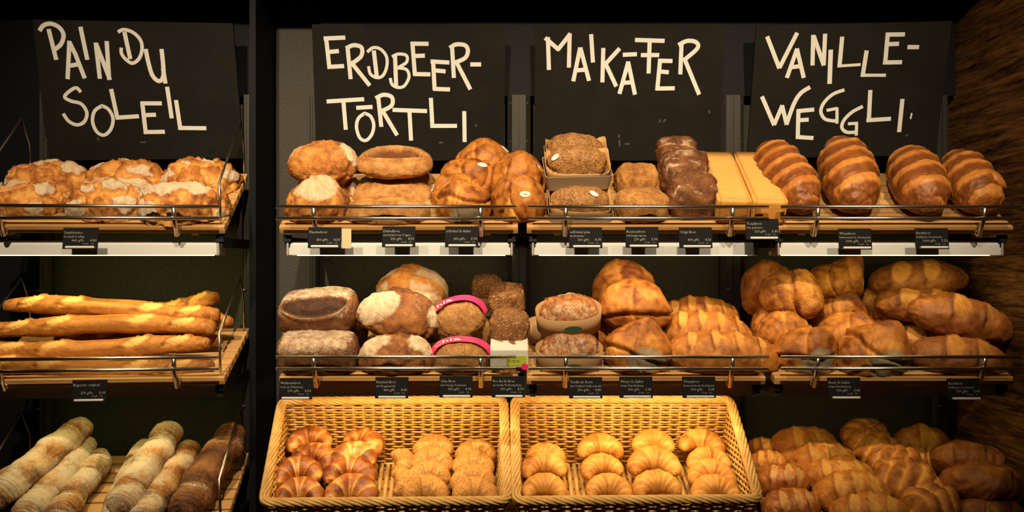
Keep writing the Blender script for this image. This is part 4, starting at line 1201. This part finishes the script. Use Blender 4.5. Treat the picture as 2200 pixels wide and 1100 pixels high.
# ================================================================== TOP RIGHT: striped loaves
G = 'striped loaves on the top shelf'
RT = ROW['Ct']
for i, (pb, pf, yb, yf, r_, nb, sk, ph, lab) in enumerate([
    (1640, 1727, .350, .012, .074, 6.0, 0.30, 0.1, 'striped loaf leaning against the toast loaves'),
    (1794, 1834, .350, .012, .082, 5.0, 0.34, 0.4, 'largest striped loaf with broad bands, second from the toast loaves'),
    (1936, 1988, .325, .008, .078, 4.6, 0.30, 0.7, 'striped loaf with a shiny smooth front end, third from the toast loaves'),
    (2042, 2108, .310, .015, .072, 4.4, 0.36, 0.2, 'striped loaf with a torn ear beside the wood veneer wall')]):
    o = along(k_stripe, 'striped_loaf', 'bread', lab, G, RT.on(pb, yb, r_ * 0.92 + (0.018 if i < 2 else 0)), RT.on(pf, yf, r_ * 0.92), r_, 'Ct', seed=81 + i, nb=nb, skew=sk, ph=ph)
    if i == 3:
        b = MB(); b.tube([(0.070, 0.016, 0.044), (0.090, 0.036, 0.040), (0.101, 0.052, 0.033), (0.107, 0.064, 0.026)], [0.026, 0.022, 0.013, 0.003], 10)
        e = b.build('torn_ear', M['stripe'], o, smooth=True)
        e.data.attributes.new('bake', 'FLOAT', 'POINT').data.foreach_set('value', [0.38] * len(e.data.vertices))

# ================================================================== MIDDLE LEFT: baguettes
G = 'baguettes stacked on the middle shelf'
def PL(px, py, ly):
    eye = Vector((0, -D, 0)); d = P(px, py, 0) - eye
    a, b_ = UL.I @ eye, (UL.I.to_3x3() @ d)
    return eye + d * ((ly - a.y) / b_.y)
for i, (A, B, r_, lab) in enumerate([
    ((-60, 790, .045), (460, 783, .045), .0275, 'lowest baguette in front, half hidden by the guard rail'),
    ((-45, 747, .085), (453, 745, .085), .0295, 'baguette directly above the rail, second from below in front'),
    ((-30, 702, .125), (464, 703, .125), .0285, 'baguette third from below in the front stack'),
    ((9, 660, .150), (472, 669, .155), .0275, 'topmost front baguette with its rounded left end in view'),
    ((150, 690, .250), (473, 640, .235), .0250, 'slanting baguette lying at the back on top, its right end raised'),
    ((160, 700, .240), (503, 697, .225), .0240, 'back baguette whose tip sticks out farthest to the right'),
    ((140, 702, .195), (478, 694, .185), .0240, 'baguette wedged behind the stack, its end just right of the third one'),
    ((120, 735, .180), (474, 724, .165), .0240, 'baguette low behind the stack, a short end showing at the right')]):
    along(k_baguette, 'baguette', 'bread', lab, G, PL(*A), PL(*B), r_, 'Lm', seed=91 + i, up=(Matrix.Rotation(R(8), 3, 'X') @ Vector((0, -0.25, 1))).normalized())

# ================================================================== MIDDLE, SECOND BAY
G = 'walnut loaves on the middle shelf'
put(k_walnut, 'rectangular_loaf', 'bread', 'rectangular dark loaf with a long open slash, on top of another', G, 685, 668, 166, 88, 'Cm', Y=0.12, wd=0.66, seed=101, tilt=10, roll=-3)
put(k_walnut, 'rectangular_loaf', 'bread', 'floury dark loaf underneath, behind the left end of the rail', G, 684, 757, 170, 88, 'Cm', wd=0.58, seed=102, cut=False)
put(k_walnut, 'rectangular_loaf', 'bread', 'dark loaf at the back, showing left of the two stacked slashed loaves', G, 660, 722, 100, 60, 'Cm', Y=0.27, wd=0.8, seed=103, cut=False)
put(k_floury, 'round_loaf', 'bread', 'small brown loaf in shadow between the walnut and floury loaves', 'big floury loaves on the middle shelf', 752, 712, 70, 62, 'Cm', Y=0.24, wd=0.8, seed=104, mat='brown', c=(0, -.5, .8), r=0.3)
G = 'big floury loaves on the middle shelf'
put(k_cross, 'round_loaf', 'bread', 'large round loaf at the top back with a burst brown band', G, 886, 622, 154, 100, 'Cm', Y=0.25, wd=0.85, seed=105, tilt=14)
put(k_floury, 'round_loaf', 'bread', 'large loaf with white flour on its left half, stacked in front', G, 854, 674, 172, 96, 'Cm', Y=0.125, wd=0.75, seed=106, c=(-0.55, -0.45, 0.7), r=0.80, mat='brown', second=((0.95, -0.2, 0.3), 0.45), roll=8)
put(k_floury, 'round_loaf', 'bread', 'floury loaf with a brown centre below the flour dusted one', G, 850, 762, 158, 84, 'Cm', wd=0.62, seed=107, c=(-0.6, -0.3, 0.7), r=0.6, mat='brown', second=((0.8, -0.1, 0.6), 0.6))
put(k_floury, 'round_loaf', 'bread', 'plain brown loaf end at the back between floury and banded loaves', G, 905, 690, 90, 80, 'Cm', Y=0.26, wd=0.8, seed=108, mat='brown', c=(0, 0, 1), r=0.3)
G = 'pink banded loaves on the middle shelf'
def chia(cx, cy, w_, h_, Y, seed, label, yaw, roll):
    o = put(k_chia, 'banded_loaf', 'bread', label, G, cx, cy, w_, h_, 'Cm', Y=Y, wd=0.80, seed=seed, roll=roll, yaw=yaw)
    L, W, H = LOG[-1][3]
    def bp(t, q):     # t runs over the top from left to right, q across the band
        a = math.pi * (1 - t); y = W * (-0.10 + 0.19 * q)
        k = math.sqrt(max(0.05, 1 - (2 * y / W) ** 2))
        k = 1.03 + 0.13 * q
        return Vector((L / 2 * k * math.copysign(abs(math.cos(a)) ** .9, math.cos(a)), y - 0.012, H / 2 * (1.02 * k * math.sin(a) ** .9 + 0.06) - 0.002))
    n = 40; vs = []; fs = []
    for i in range(n + 1):
        for q in (0, 1): vs.append(bp(i / n, q))
    for i in range(n):
        a = i * 2; fs.append((a, a + 1, a + 3, a + 2))
    b = MB(); b.add(vs, fs); vs2 = [v * 0.985 for v in vs]; b.add(vs2, [tuple(reversed(f)) for f in fs])
    bd = b.build('paper_band', M['pink'], o, smooth=True); bd['label'] = 'bright pink paper band'
    tv, tf = text_mesh('Chia', 1.0)
    mx = max(v.x for v in tv); b = MB()
    pts = []
    for v in tv:
        t = 0.16 + 0.34 * v.x / mx; q = 0.14 + 0.85 * v.y
        p = bp(t, min(q, 1.0)); pts.append(p + Vector((0, -0.0008, 0.0012)) + p.normalized() * 0.0008)
    b.add(pts, tf); b.build('band_print', M['white'], bd)
    return o
chia(988, 684, 108, 86, 0.135, 111, 'seeded loaf with a pink band, upper of the two, tilted to the left', 0, -16)
chia(992, 765, 118, 78, None, 112, 'seeded loaf with a pink band over its top, lower one behind the rail', 0, 0)
put(k_chia, 'banded_loaf', 'bread', 'seeded loaf in shadow at the back, right of the pink banded loaves', G, 1030, 712, 70, 60, 'Cm', Y=0.25, wd=0.8, seed=113)
G = 'dark seeded loaves on the middle shelf'
o = put(k_probody, 'seeded_loaf', 'bread', 'dark seeded loaf in shadow at the top back, its card sleeve showing a teal dot', G, 1047, 615, 66, 52, 'Cm', Y=0.32, wd=0.9, seed=121)
b = MB(); q = (o.matrix_world.inverted() @ P(1046, 660, .285)); b.box(q, (0.052, 0.03, 0.050)); cs = b.build('card_sleeve', M['kraft'], o)
b = MB(); b.tube([q + Vector((-0.003, -0.0152, 0.002)), q + Vector((-0.003, -0.0158, 0.002))], 0.013, 24); b.build('teal_dot', M['teal'], cs)
put(k_probody, 'seeded_loaf', 'bread', 'dark seeded loaf in the middle of its slanting row', G, 1089, 645, 78, 72, 'Cm', Y=0.225, wd=0.9, seed=122)
put(k_probody, 'seeded_loaf', 'bread', 'dark seeded loaf at the front, standing over the white and lime sleeve', G, 1095, 702, 84, 74, 'Cm', Y=0.10, wd=0.9, seed=123)
o = put(k_probody, 'seeded_loaf', 'bread', 'lowest dark seeded loaf, wrapped in a white sleeve with lime and pink print', G, 1094, 772, 76, 78, 'Cm', Y=0.062, wd=0.95, seed=124)
L, W, H = LOG[-1][3]
b = MB(); b.box((0, -0.004, 0.026), (L * 1.06, W * 1.06, 0.056), bev=0.004); sl = b.build('sleeve', M['sleeve'], o); sl['label'] = 'white paper sleeve'
b = MB(); b.box((L * 0.20, -0.004 - W * 0.53 - 0.0006, 0.020), (L * 0.55, 0.0008, 0.030)); b.build('lime_print', M['lime'], sl)
vs, fs = text_mesh('ProBody', 0.012)
b = MB(); b.add([Vector((v.x * 0.8 - 0.003, -0.004 - W * 0.53 - 0.0014, 0.016 + v.y)) for v in vs], fs); b.build('sleeve_print', M['green'], sl)
b = MB(); b.tube([(L * 0.43, -0.004 - W * 0.53 - 0.0006, 0.002), (L * 0.43, -0.004 - W * 0.53 - 0.0016, 0.002)], 0.010, 24); b.build('pink_print', M['pink'], sl)

# ================================================================== MIDDLE, THIRD BAY
def make_collar(label, loc, tilt, roll, L, W, Hh):
    row = ROW['Cm']; root = empty('oval_collar', loc)
    root.matrix_world = Matrix.Translation(loc) @ Matrix.Rotation(row.a + R(tilt), 4, 'X') @ Matrix.Rotation(R(roll), 4, 'Y')
    tag(root, label, 'box', 'oval card collars')
    n = 64
    def ell(k, z): return [Vector((L / 2 * k * math.copysign(abs(math.cos(a)) ** .8, math.cos(a)), W / 2 * k * math.copysign(abs(math.sin(a)) ** .9, math.sin(a)), z)) for a in [2 * math.pi * i / n for i in range(n)]]
    rings = [ell(0.97, 0), ell(1.0, Hh), ell(0.975, Hh), ell(0.945, 0.003)]
    vs = [p for r_ in rings for p in r_]; fs = []
    for i in range(3):
        for j in range(n): fs.append((i * n + j, i * n + (j + 1) % n, (i + 1) * n + (j + 1) % n, (i + 1) * n + j))
    fs.append(tuple(reversed(range(n)))); fs.append(tuple(range(3 * n, 4 * n)))
    mk('collar_band', vs, fs, M['kraft'], root)
    # green oval print on the front
    vs = []; fs = []; nr, k = 5, 28
    for r_ in range(nr + 1):
        for j in range(k):
            q = 2 * math.pi * j / k
            x = 0.010 + 0.026 * r_ / nr * math.cos(q); z = Hh * 0.5 + 0.012 * r_ / nr * math.sin(q)
            kk = 0.97 + 0.03 * z / Hh
            y = -W / 2 * kk * max(0, 1 - abs(2 * x / (L * kk)) ** 2.5) ** (0.45) - 0.0010
            vs.append((x, y, z))
    for r_ in range(nr):
        for j in range(k): fs.append((r_ * k + j, r_ * k + (j + 1) % k, (r_ + 1) * k + (j + 1) % k, (r_ + 1) * k + j))
    mk('green_print', vs, fs, M['green'], root)
    return root
def k_box_bread(L, W, H, seed, name):
    l = Loaf(L, W, H, seed, n=84, m=64, lump=0.10, freq=2.4, ex=0.85)
    l.flour += 0.42 * sm(0.1, -0.5, l.y) + 0.1
    l.patch((0, 0.9, 0.5), 0.5, 1.0, rag=0.5, raise_=0.06)
    l.torn(0.06, 2.2)
    return l.build(name, M['brown'])
G = 'oval breads in card collars'
make_collar('oval kraft card collar on top, green oval print on its front', P(1222, 700, .120), 14, -3, 0.198, 0.130, 0.062)
put(k_box_bread, 'collared_bread', 'bread', 'floury brown bread inside the upper oval collar', G, 1222, 664, 124, 62, 'Cm', Y=0.135, wd=0.60, seed=131, tilt=14, roll=-3)
make_collar('oval kraft card collar standing behind the rail with a dark green print', P(1222, 788, .082), 6, 0, 0.200, 0.130, 0.066)
put(k_box_bread, 'collared_bread', 'bread', 'brown bread with a white curved edge inside the lower oval collar', G, 1224, 748, 124, 74, 'Cm', Y=0.085, wd=0.60, seed=132)
make_collar('oval card collar in shadow behind at the left, mostly hidden', P(1190, 728, .25), 0, 0, 0.17, 0.11, 0.060)
G = 'folded golden loaves on the middle shelf'
put(k_galler, 'folded_loaf', 'bread', 'golden folded loaf at the very top, back of the tall pile', G, 1343, 620, 126, 112, 'Cm', Y=0.26, wd=0.85, seed=133, n=(0.3, 0.8, 0.1), off=-0.6, nose=(-0.3, 0.1, 0.9), nh=0.08)
put(k_galler, 'folded_loaf', 'bread', 'golden folded loaf with a pinched nose, leaning on the pile front', G, 1358, 655, 134, 108, 'Cm', Y=0.155, wd=0.9, seed=134, tilt=12, n=(-0.1, 0.35, 0.9), off=-0.10, nose=(0.85, -0.35, -0.15), nh=0.22)
put(k_galler, 'folded_loaf', 'bread', 'golden folded loaf with a grey floury bottom below the tall pile', G, 1368, 752, 138, 106, 'Cm', Y=0.062, wd=0.78, seed=135, n=(0.2, 0.2, 0.9), off=0.15, grey=(0.2, -1.0, -0.35), nose=(0.3, 0.3, 1), tilt=10)
put(k_galler, 'folded_loaf', 'bread', 'golden loaf in shadow between the oval collars and the tall pile', G, 1310, 718, 90, 80, 'Cm', Y=0.22, wd=0.8, seed=136, mat='golden')
G = 'long slashed loaves on the middle shelf'
put(k_long, 'long_loaf', 'bread', 'long slashed loaf at the back of its pile, dark against the wall', G, 1500, 682, 176, 90, 'Cm', Y=0.28, wd=0.55, seed=137, tilt=5)
put(k_long, 'long_loaf', 'bread', 'long slashed loaf in the middle of its pile', G, 1520, 717, 200, 96, 'Cm', Y=0.18, wd=0.52, seed=138, roll=6)
put(k_long, 'long_loaf', 'bread', 'long slashed loaf in front, reaching past the right end of the rail', G, 1555, 759, 250, 96, 'Cm', Y=0.068, wd=0.44, seed=139, roll=5, free=True)

# ================================================================== MIDDLE RIGHT
G = 'twisted round loaves on the middle shelf'
put(k_galler, 'twisted_loaf', 'bread', 'shaded round loaf at the upper left corner below the lamp', G, 1645, 620, 88, 112, 'Cm', Y=0.30, wd=0.95, seed=141, nose=(-0.2, 0.2, 1), nh=0.05, tilt=10)
put(k_galler, 'twisted_loaf', 'bread', 'round loaf with a puckered swirl facing out, on top at the left', G, 1697, 632, 120, 100, 'Cm', Y=0.205, wd=0.9, seed=142, n=(0.9, -0.3, 0.3), off=0.3, nose=(0.75, -0.7, 0.15), nh=0.10, mat='rustic')
put(k_galler, 'twisted_loaf', 'bread', 'yellowish loaf with an upright knob at the top back', G, 1788, 606, 116, 78, 'Cm', Y=0.29, wd=0.8, seed=143, nose=(0.62, 0.1, 0.8), nh=0.40, n=(1, 0.2, 0.1), off=0.45)
put(k_galler, 'twisted_loaf', 'bread', 'shaded olive coloured loaf in the middle of the pile', G, 1797, 675, 118, 84, 'Cm', Y=0.27, wd=0.85, seed=144, n=(0.6, 0.5, 0.3), off=0.1)
put(k_galler, 'twisted_loaf', 'bread', 'dark loaf low behind at the left edge of the pile', G, 1660, 692, 86, 80, 'Cm', Y=0.26, wd=0.85, seed=145)
put(k_galler, 'twisted_loaf', 'bread', 'smooth round loaf in the second row at the left', G, 1684, 714, 112, 92, 'Cm', Y=0.175, wd=0.85, seed=146, n=(0.4, -0.3, -0.8), off=0.1, nose=(0, 0, 1), nh=0.06)
put(k_galler, 'twisted_loaf', 'bread', 'smooth round loaf in the second row at the right, with a side fold', G, 1818, 722, 128, 96, 'Cm', Y=0.17, wd=0.85, seed=147, n=(0.8, 0.3, 0.3), off=0.5, nose=(0, 0, 1), nh=0.05)
put(k_galler, 'twisted_loaf', 'bread', 'front loaf with a grey floury bottom just left of the guard post', G, 1731, 757, 128, 102, 'Cm', Y=0.062, wd=0.78, seed=148, grey=(0.2, -1.0, -0.25), tilt=10, n=(-0.2, 0.2, 0.9), off=0.2)
put(k_galler, 'twisted_loaf', 'bread', 'large front loaf with an upright ear and a grey floury bottom', G, 1872, 760, 152, 110, 'Cm', Y=0.055, wd=0.75, seed=149, grey=(0.25, -1.0, -0.15), tilt=10, nose=(0.5, 0.1, 0.95), nh=0.22, n=(0.4, 0.2, 0.8), off=0.35)
G = 'oval brown loaves on the middle shelf'
put(k_oval, 'oval_loaf', 'bread', 'oval brown loaf on top right below the lamp, in shade', G, 1973, 598, 210, 78, 'Cm', Y=0.27, wd=0.52, seed=151, roll=-4)
put(k_oval, 'oval_loaf', 'bread', 'oval brown loaf behind the slanting one', G, 1985, 653, 212, 84, 'Cm', Y=0.235, wd=0.5, seed=152, roll=5)
put(k_oval, 'oval_loaf', 'bread', 'oval brown loaf slanting down to the right, nearest the veneer wall', G, 2066, 684, 236, 92, 'Cm', Y=0.150, wd=0.46, seed=153, roll=14, xs=(-0.2, 0.4))
put(k_oval, 'oval_loaf', 'bread', 'short oval loaf in the gap under the slanting loaf', G, 1985, 724, 130, 60, 'Cm', Y=0.215, wd=0.7, seed=154, mat='oval')
put(k_oval, 'oval_loaf', 'bread', 'oval brown loaf at the front right behind the rail, with a deep slash', G, 2062, 767, 222, 86, 'Cm', Y=0.072, wd=0.5, seed=155, xs=(-0.25, 0.35), roll=6)
put(k_oval, 'oval_loaf', 'bread', 'dark loaf in shadow between the twisted and oval piles', G, 1885, 655, 96, 74, 'Cm', Y=0.31, wd=0.8, seed=156)
put(k_oval, 'oval_loaf', 'bread', 'dark oval loaf at the back, under the topmost oval loaf', G, 1935, 700, 150, 70, 'Cm', Y=0.30, wd=0.55, seed=157)

# ================================================================== BOTTOM LEFT: floury twisted sticks
G = 'floury twisted sticks on the bottom shelf'
RB = ROW['Lb']
for i, (pb, pf, hb, hf, yb, yf, r_, fl, mt, lab) in enumerate([
    (197, -15, .138, .098, .345, .015, .045, .85, 'twist', 'topmost white floury twisted stick at the left'),
    (201, 45, .078, .045, .335, .0, .044, .98, 'twist', 'very white floury twisted stick right beside the topmost one'),
    (228, 118, .056, .040, .30, .0, .040, .70, 'twist', 'short floury twisted stick at the right of the left group'),
    (112, -78, .060, .060, .30, .03, .042, .4, 'twist', 'brown twisted stick hidden behind at the far left'),
    (322, 240, .072, .045, .33, .0, .038, .72, 'twist', 'floury twisted stick behind the left side of the middle pair'),
    (379, 258, .126, .080, .335, .0, .046, .78, 'twist', 'thick floury twisted stick lying on top in the middle'),
    (417, 296, .064, .042, .320, -.02, .042, .60, 'twist', 'floury twisted stick under the thick one, at its right'),
    (510, 390, .100, .050, .350, .0, .054, .10, 'dark', 'dark reddish twisted stick with little flour at the right')]):
    along(k_twist, 'twisted_stick', 'bread', lab, G, RB.on(pb, yb, hb), RB.on(pf, yf, hf), r_, 'Lb', seed=161 + i, fl=fl, mat=mt)

# ================================================================== BASKETS: croissants
def put_cro(name, cat, label, group, cx, cy, wpx, Y, yaw, seed, mat, tilt=6, roll=0, **kw):
    row = ROW['Cb']
    p, fs, at, r0 = croissant(wpx / S(Y), seed, **kw)
    o = mk(name, p, fs, M[mat], None, at)
    place(o, row, P(cx, cy, Y), R(yaw), R(tilt), R(roll)); tag(o, label, cat, group)
    LOG.append((label[:44], Y, round(row.h(P(cx, cy, Y)), 3)))
G = 'dark glossy croissants in the first basket'
LY = dict(step=0.15, fat=0.70, nseg=5.0, hi=0.62, lo=0.22, patchy=1.6)
for i, (cx, cy, w_, Y, yaw, lab) in enumerate([
    (664, 952, 104, .222, 10, 'dark glossy croissant at the back left corner of the first basket'),
    (776, 955, 100, .228, -38, 'dark glossy croissant at the back, turned to the right'),
    (672, 990, 108, .165, -10, 'dark glossy croissant in the second row at the left'),
    (757, 988, 110, .165, 5, 'dark glossy croissant in the second row beside the seeded ones'),
    (638, 1022, 118, .105, 14, 'dark glossy croissant in the third row against the left basket wall'),
    (750, 1022, 122, .105, -6, 'dark glossy croissant in the third row with a pale middle'),
    (642, 1066, 112, .040, 0, 'dark glossy croissant at the front left, half behind the rim'),
    (754, 1063, 124, .040, -12, 'dark glossy croissant at the front, next to the curled seeded one')]):
    put_cro('dark_croissant', 'croissant', lab, G, cx, cy, w_, Y, yaw, 171 + i, 'lye', **LY)
G = 'seeded croissants in the first basket'
SD = dict(step=0.06, fat=0.74, nseg=5.0, hi=0.6, lo=0.3, A=1.55)
for i, (cx, cy, w_, Y, yaw, lab) in enumerate([
    (852, 992, 84, .165, -75, 'seeded croissant turned sideways with its tip raised'),
    (852, 1035, 88, .085, -80, 'seeded croissant turned sideways at the front, tip to the viewer'),
    (930, 968, 98, .205, 0, 'seeded croissant at the back of the left seeded row'),
    (926, 998, 104, .145, -8, 'seeded croissant in the middle of the left seeded row'),
    (920, 1030, 108, .090, 6, 'seeded croissant third in the left seeded row'),
    (912, 1062, 112, .040, -4, 'seeded croissant at the front of the left seeded row'),
    (1022, 980, 100, .195, 4, 'seeded croissant at the back right corner of the first basket'),
    (1015, 1006, 104, .140, -6, 'seeded croissant in the middle of the right seeded row'),
    (1016, 1038, 110, .085, 8, 'seeded croissant third in the right seeded row'),
    (1020, 1066, 112, .040, -5, 'seeded croissant at the front right corner of the first basket')]):
    put_cro('seeded_croissant', 'croissant', lab, G, cx, cy, w_, Y, yaw, 191 + i, 'seedroll', **SD)
G = 'butter croissants in the second basket'
BT = dict(step=0.10, fat=0.66, nseg=9.0, hi=0.52, lo=0.28, patchy=0.7)
for i, (cx, cy, w_, Y, yaw, lab) in enumerate([
    (1172, 983, 92, .190, 0, 'shaded butter croissant at the back of the leftmost column'),
    (1168, 1008, 106, .130, 4, 'butter croissant in the middle of the leftmost column'),
    (1170, 1054, 104, .045, -5, 'butter croissant at the front of the leftmost column'),
    (1290, 968, 106, .205, -3, 'browner butter croissant at the back of the second column'),
    (1294, 1010, 100, .130, 12, 'butter croissant with an open curl in the second column'),
    (1308, 1056, 108, .045, -8, 'butter croissant at the front of the second column'),
    (1404, 957, 98, .215, 2, 'butter croissant at the back of the third column'),
    (1406, 1002, 122, .135, -2, 'wide butter croissant with long tips in the third column'),
    (1412, 1050, 112, .050, 5, 'butter croissant at the front of the third column'),
    (1508, 958, 106, .215, -12, 'butter croissant at the back right corner with a curled end'),
    (1524, 996, 102, .150, 8, 'butter croissant second in the rightmost column'),
    (1530, 1026, 110, .098, -6, 'butter croissant third in the rightmost column'),
    (1538, 1060, 112, .045, 4, 'butter croissant at the front of the rightmost column')]):
    put_cro('butter_croissant', 'croissant', lab, G, cx, cy, w_, Y, yaw, 211 + i, 'butter', **BT)

# ================================================================== BOTTOM RIGHT: rolls
G = 'bread rolls piled on the bottom right shelf'
for i, (kd, cx, cy, w_, h_, Y, wd, yaw, roll, kw, lab) in enumerate([
    (k_roll, 1728, 958, 152, 82, .300, .62, 5, 0, dict(xs=(-.3, .3)), 'large golden roll at the back left of the pile'),
    (k_roll, 1768, 990, 144, 82, .225, .6, 8, 4, {}, 'slashed roll leaning on the large back roll'),
    (k_braid, 1858, 938, 100, 66, .330, .8, 20, 0, {}, 'knotted roll at the very top of the pile'),
    (k_braid, 1878, 966, 116, 72, .270, .75, -25, 10, {}, 'braided roll below the topmost knotted roll'),
    (k_roll, 1980, 952, 122, 78, .335, .65, 0, 0, dict(xs=(0.0,), la=0.8, lb=.4, tilt=15), 'shaded big roll at the back right with one broad slash'),
    (k_braid, 1922, 996, 116, 74, .215, .8, -20, 0, {}, 'braided roll in the middle of the pile'),
    (k_oval, 1985, 988, 110, 62, .285, .7, 0, 0, dict(mat='golden'), 'shaded roll between the braided rolls and the oval ones'),
    (k_oval, 2084, 990, 168, 74, .225, .50, -5, 6, dict(xs=(-.15, .55), tilt=50), 'oval brown roll with a pale slash at the back by the veneer wall'),
    (k_roll, 1800, 1018, 156, 72, .165, .58, 6, 2, {}, 'long slashed roll in the middle left of the pile'),
    (k_braid, 1946, 1034, 138, 84, .150, .75, -18, 0, {}, 'plump braided roll in the middle right'),
    (k_oval, 2122, 1042, 186, 90, .130, .5, -4, 10, dict(xs=(-.25, .5), tilt=55), 'large oval roll with an open oval slash near the right edge'),
    (k_roll, 1830, 1056, 166, 86, .095, .58, 4, 0, {}, 'broad slashed roll near the front of the pile'),
    (k_roll, 1682, 1034, 116, 74, .150, .62, -6, 0, dict(mat='lye', xs=(-.4, .1, .5)), 'dark glossy knotted roll beside the wicker basket'),
    (k_roll, 1700, 1088, 130, 76, .060, .65, 10, 0, dict(mat='lye', xs=(-.4, .1, .5)), 'dark glossy roll at the front left corner of the pile'),
    (k_roll, 1868, 1098, 170, 78, .030, .6, -4, 0, {}, 'slashed roll cut off by the bottom edge'),
    (k_braid, 1998, 1086, 132, 84, .065, .75, 30, 0, {}, 'braided roll at the front, slanting to the right'),
    (k_oval, 2135, 1104, 160, 66, .045, .55, 0, 4, dict(xs=(-.2, .5)), 'oval brown roll at the bottom right corner'),
    (k_roll, 1636, 965, 66, 50, .290, .8, 0, 0, {}, 'shaded small roll just behind the basket corner'),
    (k_roll, 1650, 995, 84, 56, .235, .7, 0, 0, {}, 'shaded roll behind the dark glossy knotted roll')]):
    put(kd, 'bread_roll', 'roll', lab, G, cx, cy, w_, h_, 'Cb', Y=Y, wd=wd, yaw=yaw, roll=roll, seed=231 + i, **kw)

# stickers and small marks on the tray loaves
for o in [q for q in COL.objects if q.get('label') in ('seeded loaf with a white sticker in the lower paper tray', 'seeded loaf in the tipped upper tray, topmost at the front')]:
    low = 'lower' in o['label']; L, W, H = [q[3] for q in LOG if q[0] == o['label'][:44]][0]
    c = np.array((0.42, -0.55, 0.75) if low else (-0.72, -0.5, 0.55)); c /= np.linalg.norm(c)
    co = np.array([tuple(v.co) for v in o.data.vertices]); nn = co / np.array((L, W, H)); nn /= np.linalg.norm(nn, axis=1)[:, None]
    ctr = Vector(co[int(np.argmax(nn @ c))]); nv = Vector((c[0] / L, c[1] / W, c[2] / H)).normalized()
    a = Vector((0.8, -0.2, -0.5)) if low else Vector((0.3, -0.3, 1)); a = (a - nv * a.dot(nv)).normalized(); b2 = nv.cross(a)
    b = MB(); k = 24
    vs = [ctr + nv * 0.003 + a * (0.014 * math.cos(2 * math.pi * j / k)) + b2 * (0.0075 * math.sin(2 * math.pi * j / k)) for j in range(k)]
    vs += [v + nv * 0.0008 for v in vs]
    b.add(vs, [tuple(reversed(range(k))), tuple(range(k, 2 * k))] + [(j, (j + 1) % k, (j + 1) % k + k, j + k) for j in range(k)])
    b.build('edible_sticker', M['sticker'], o)
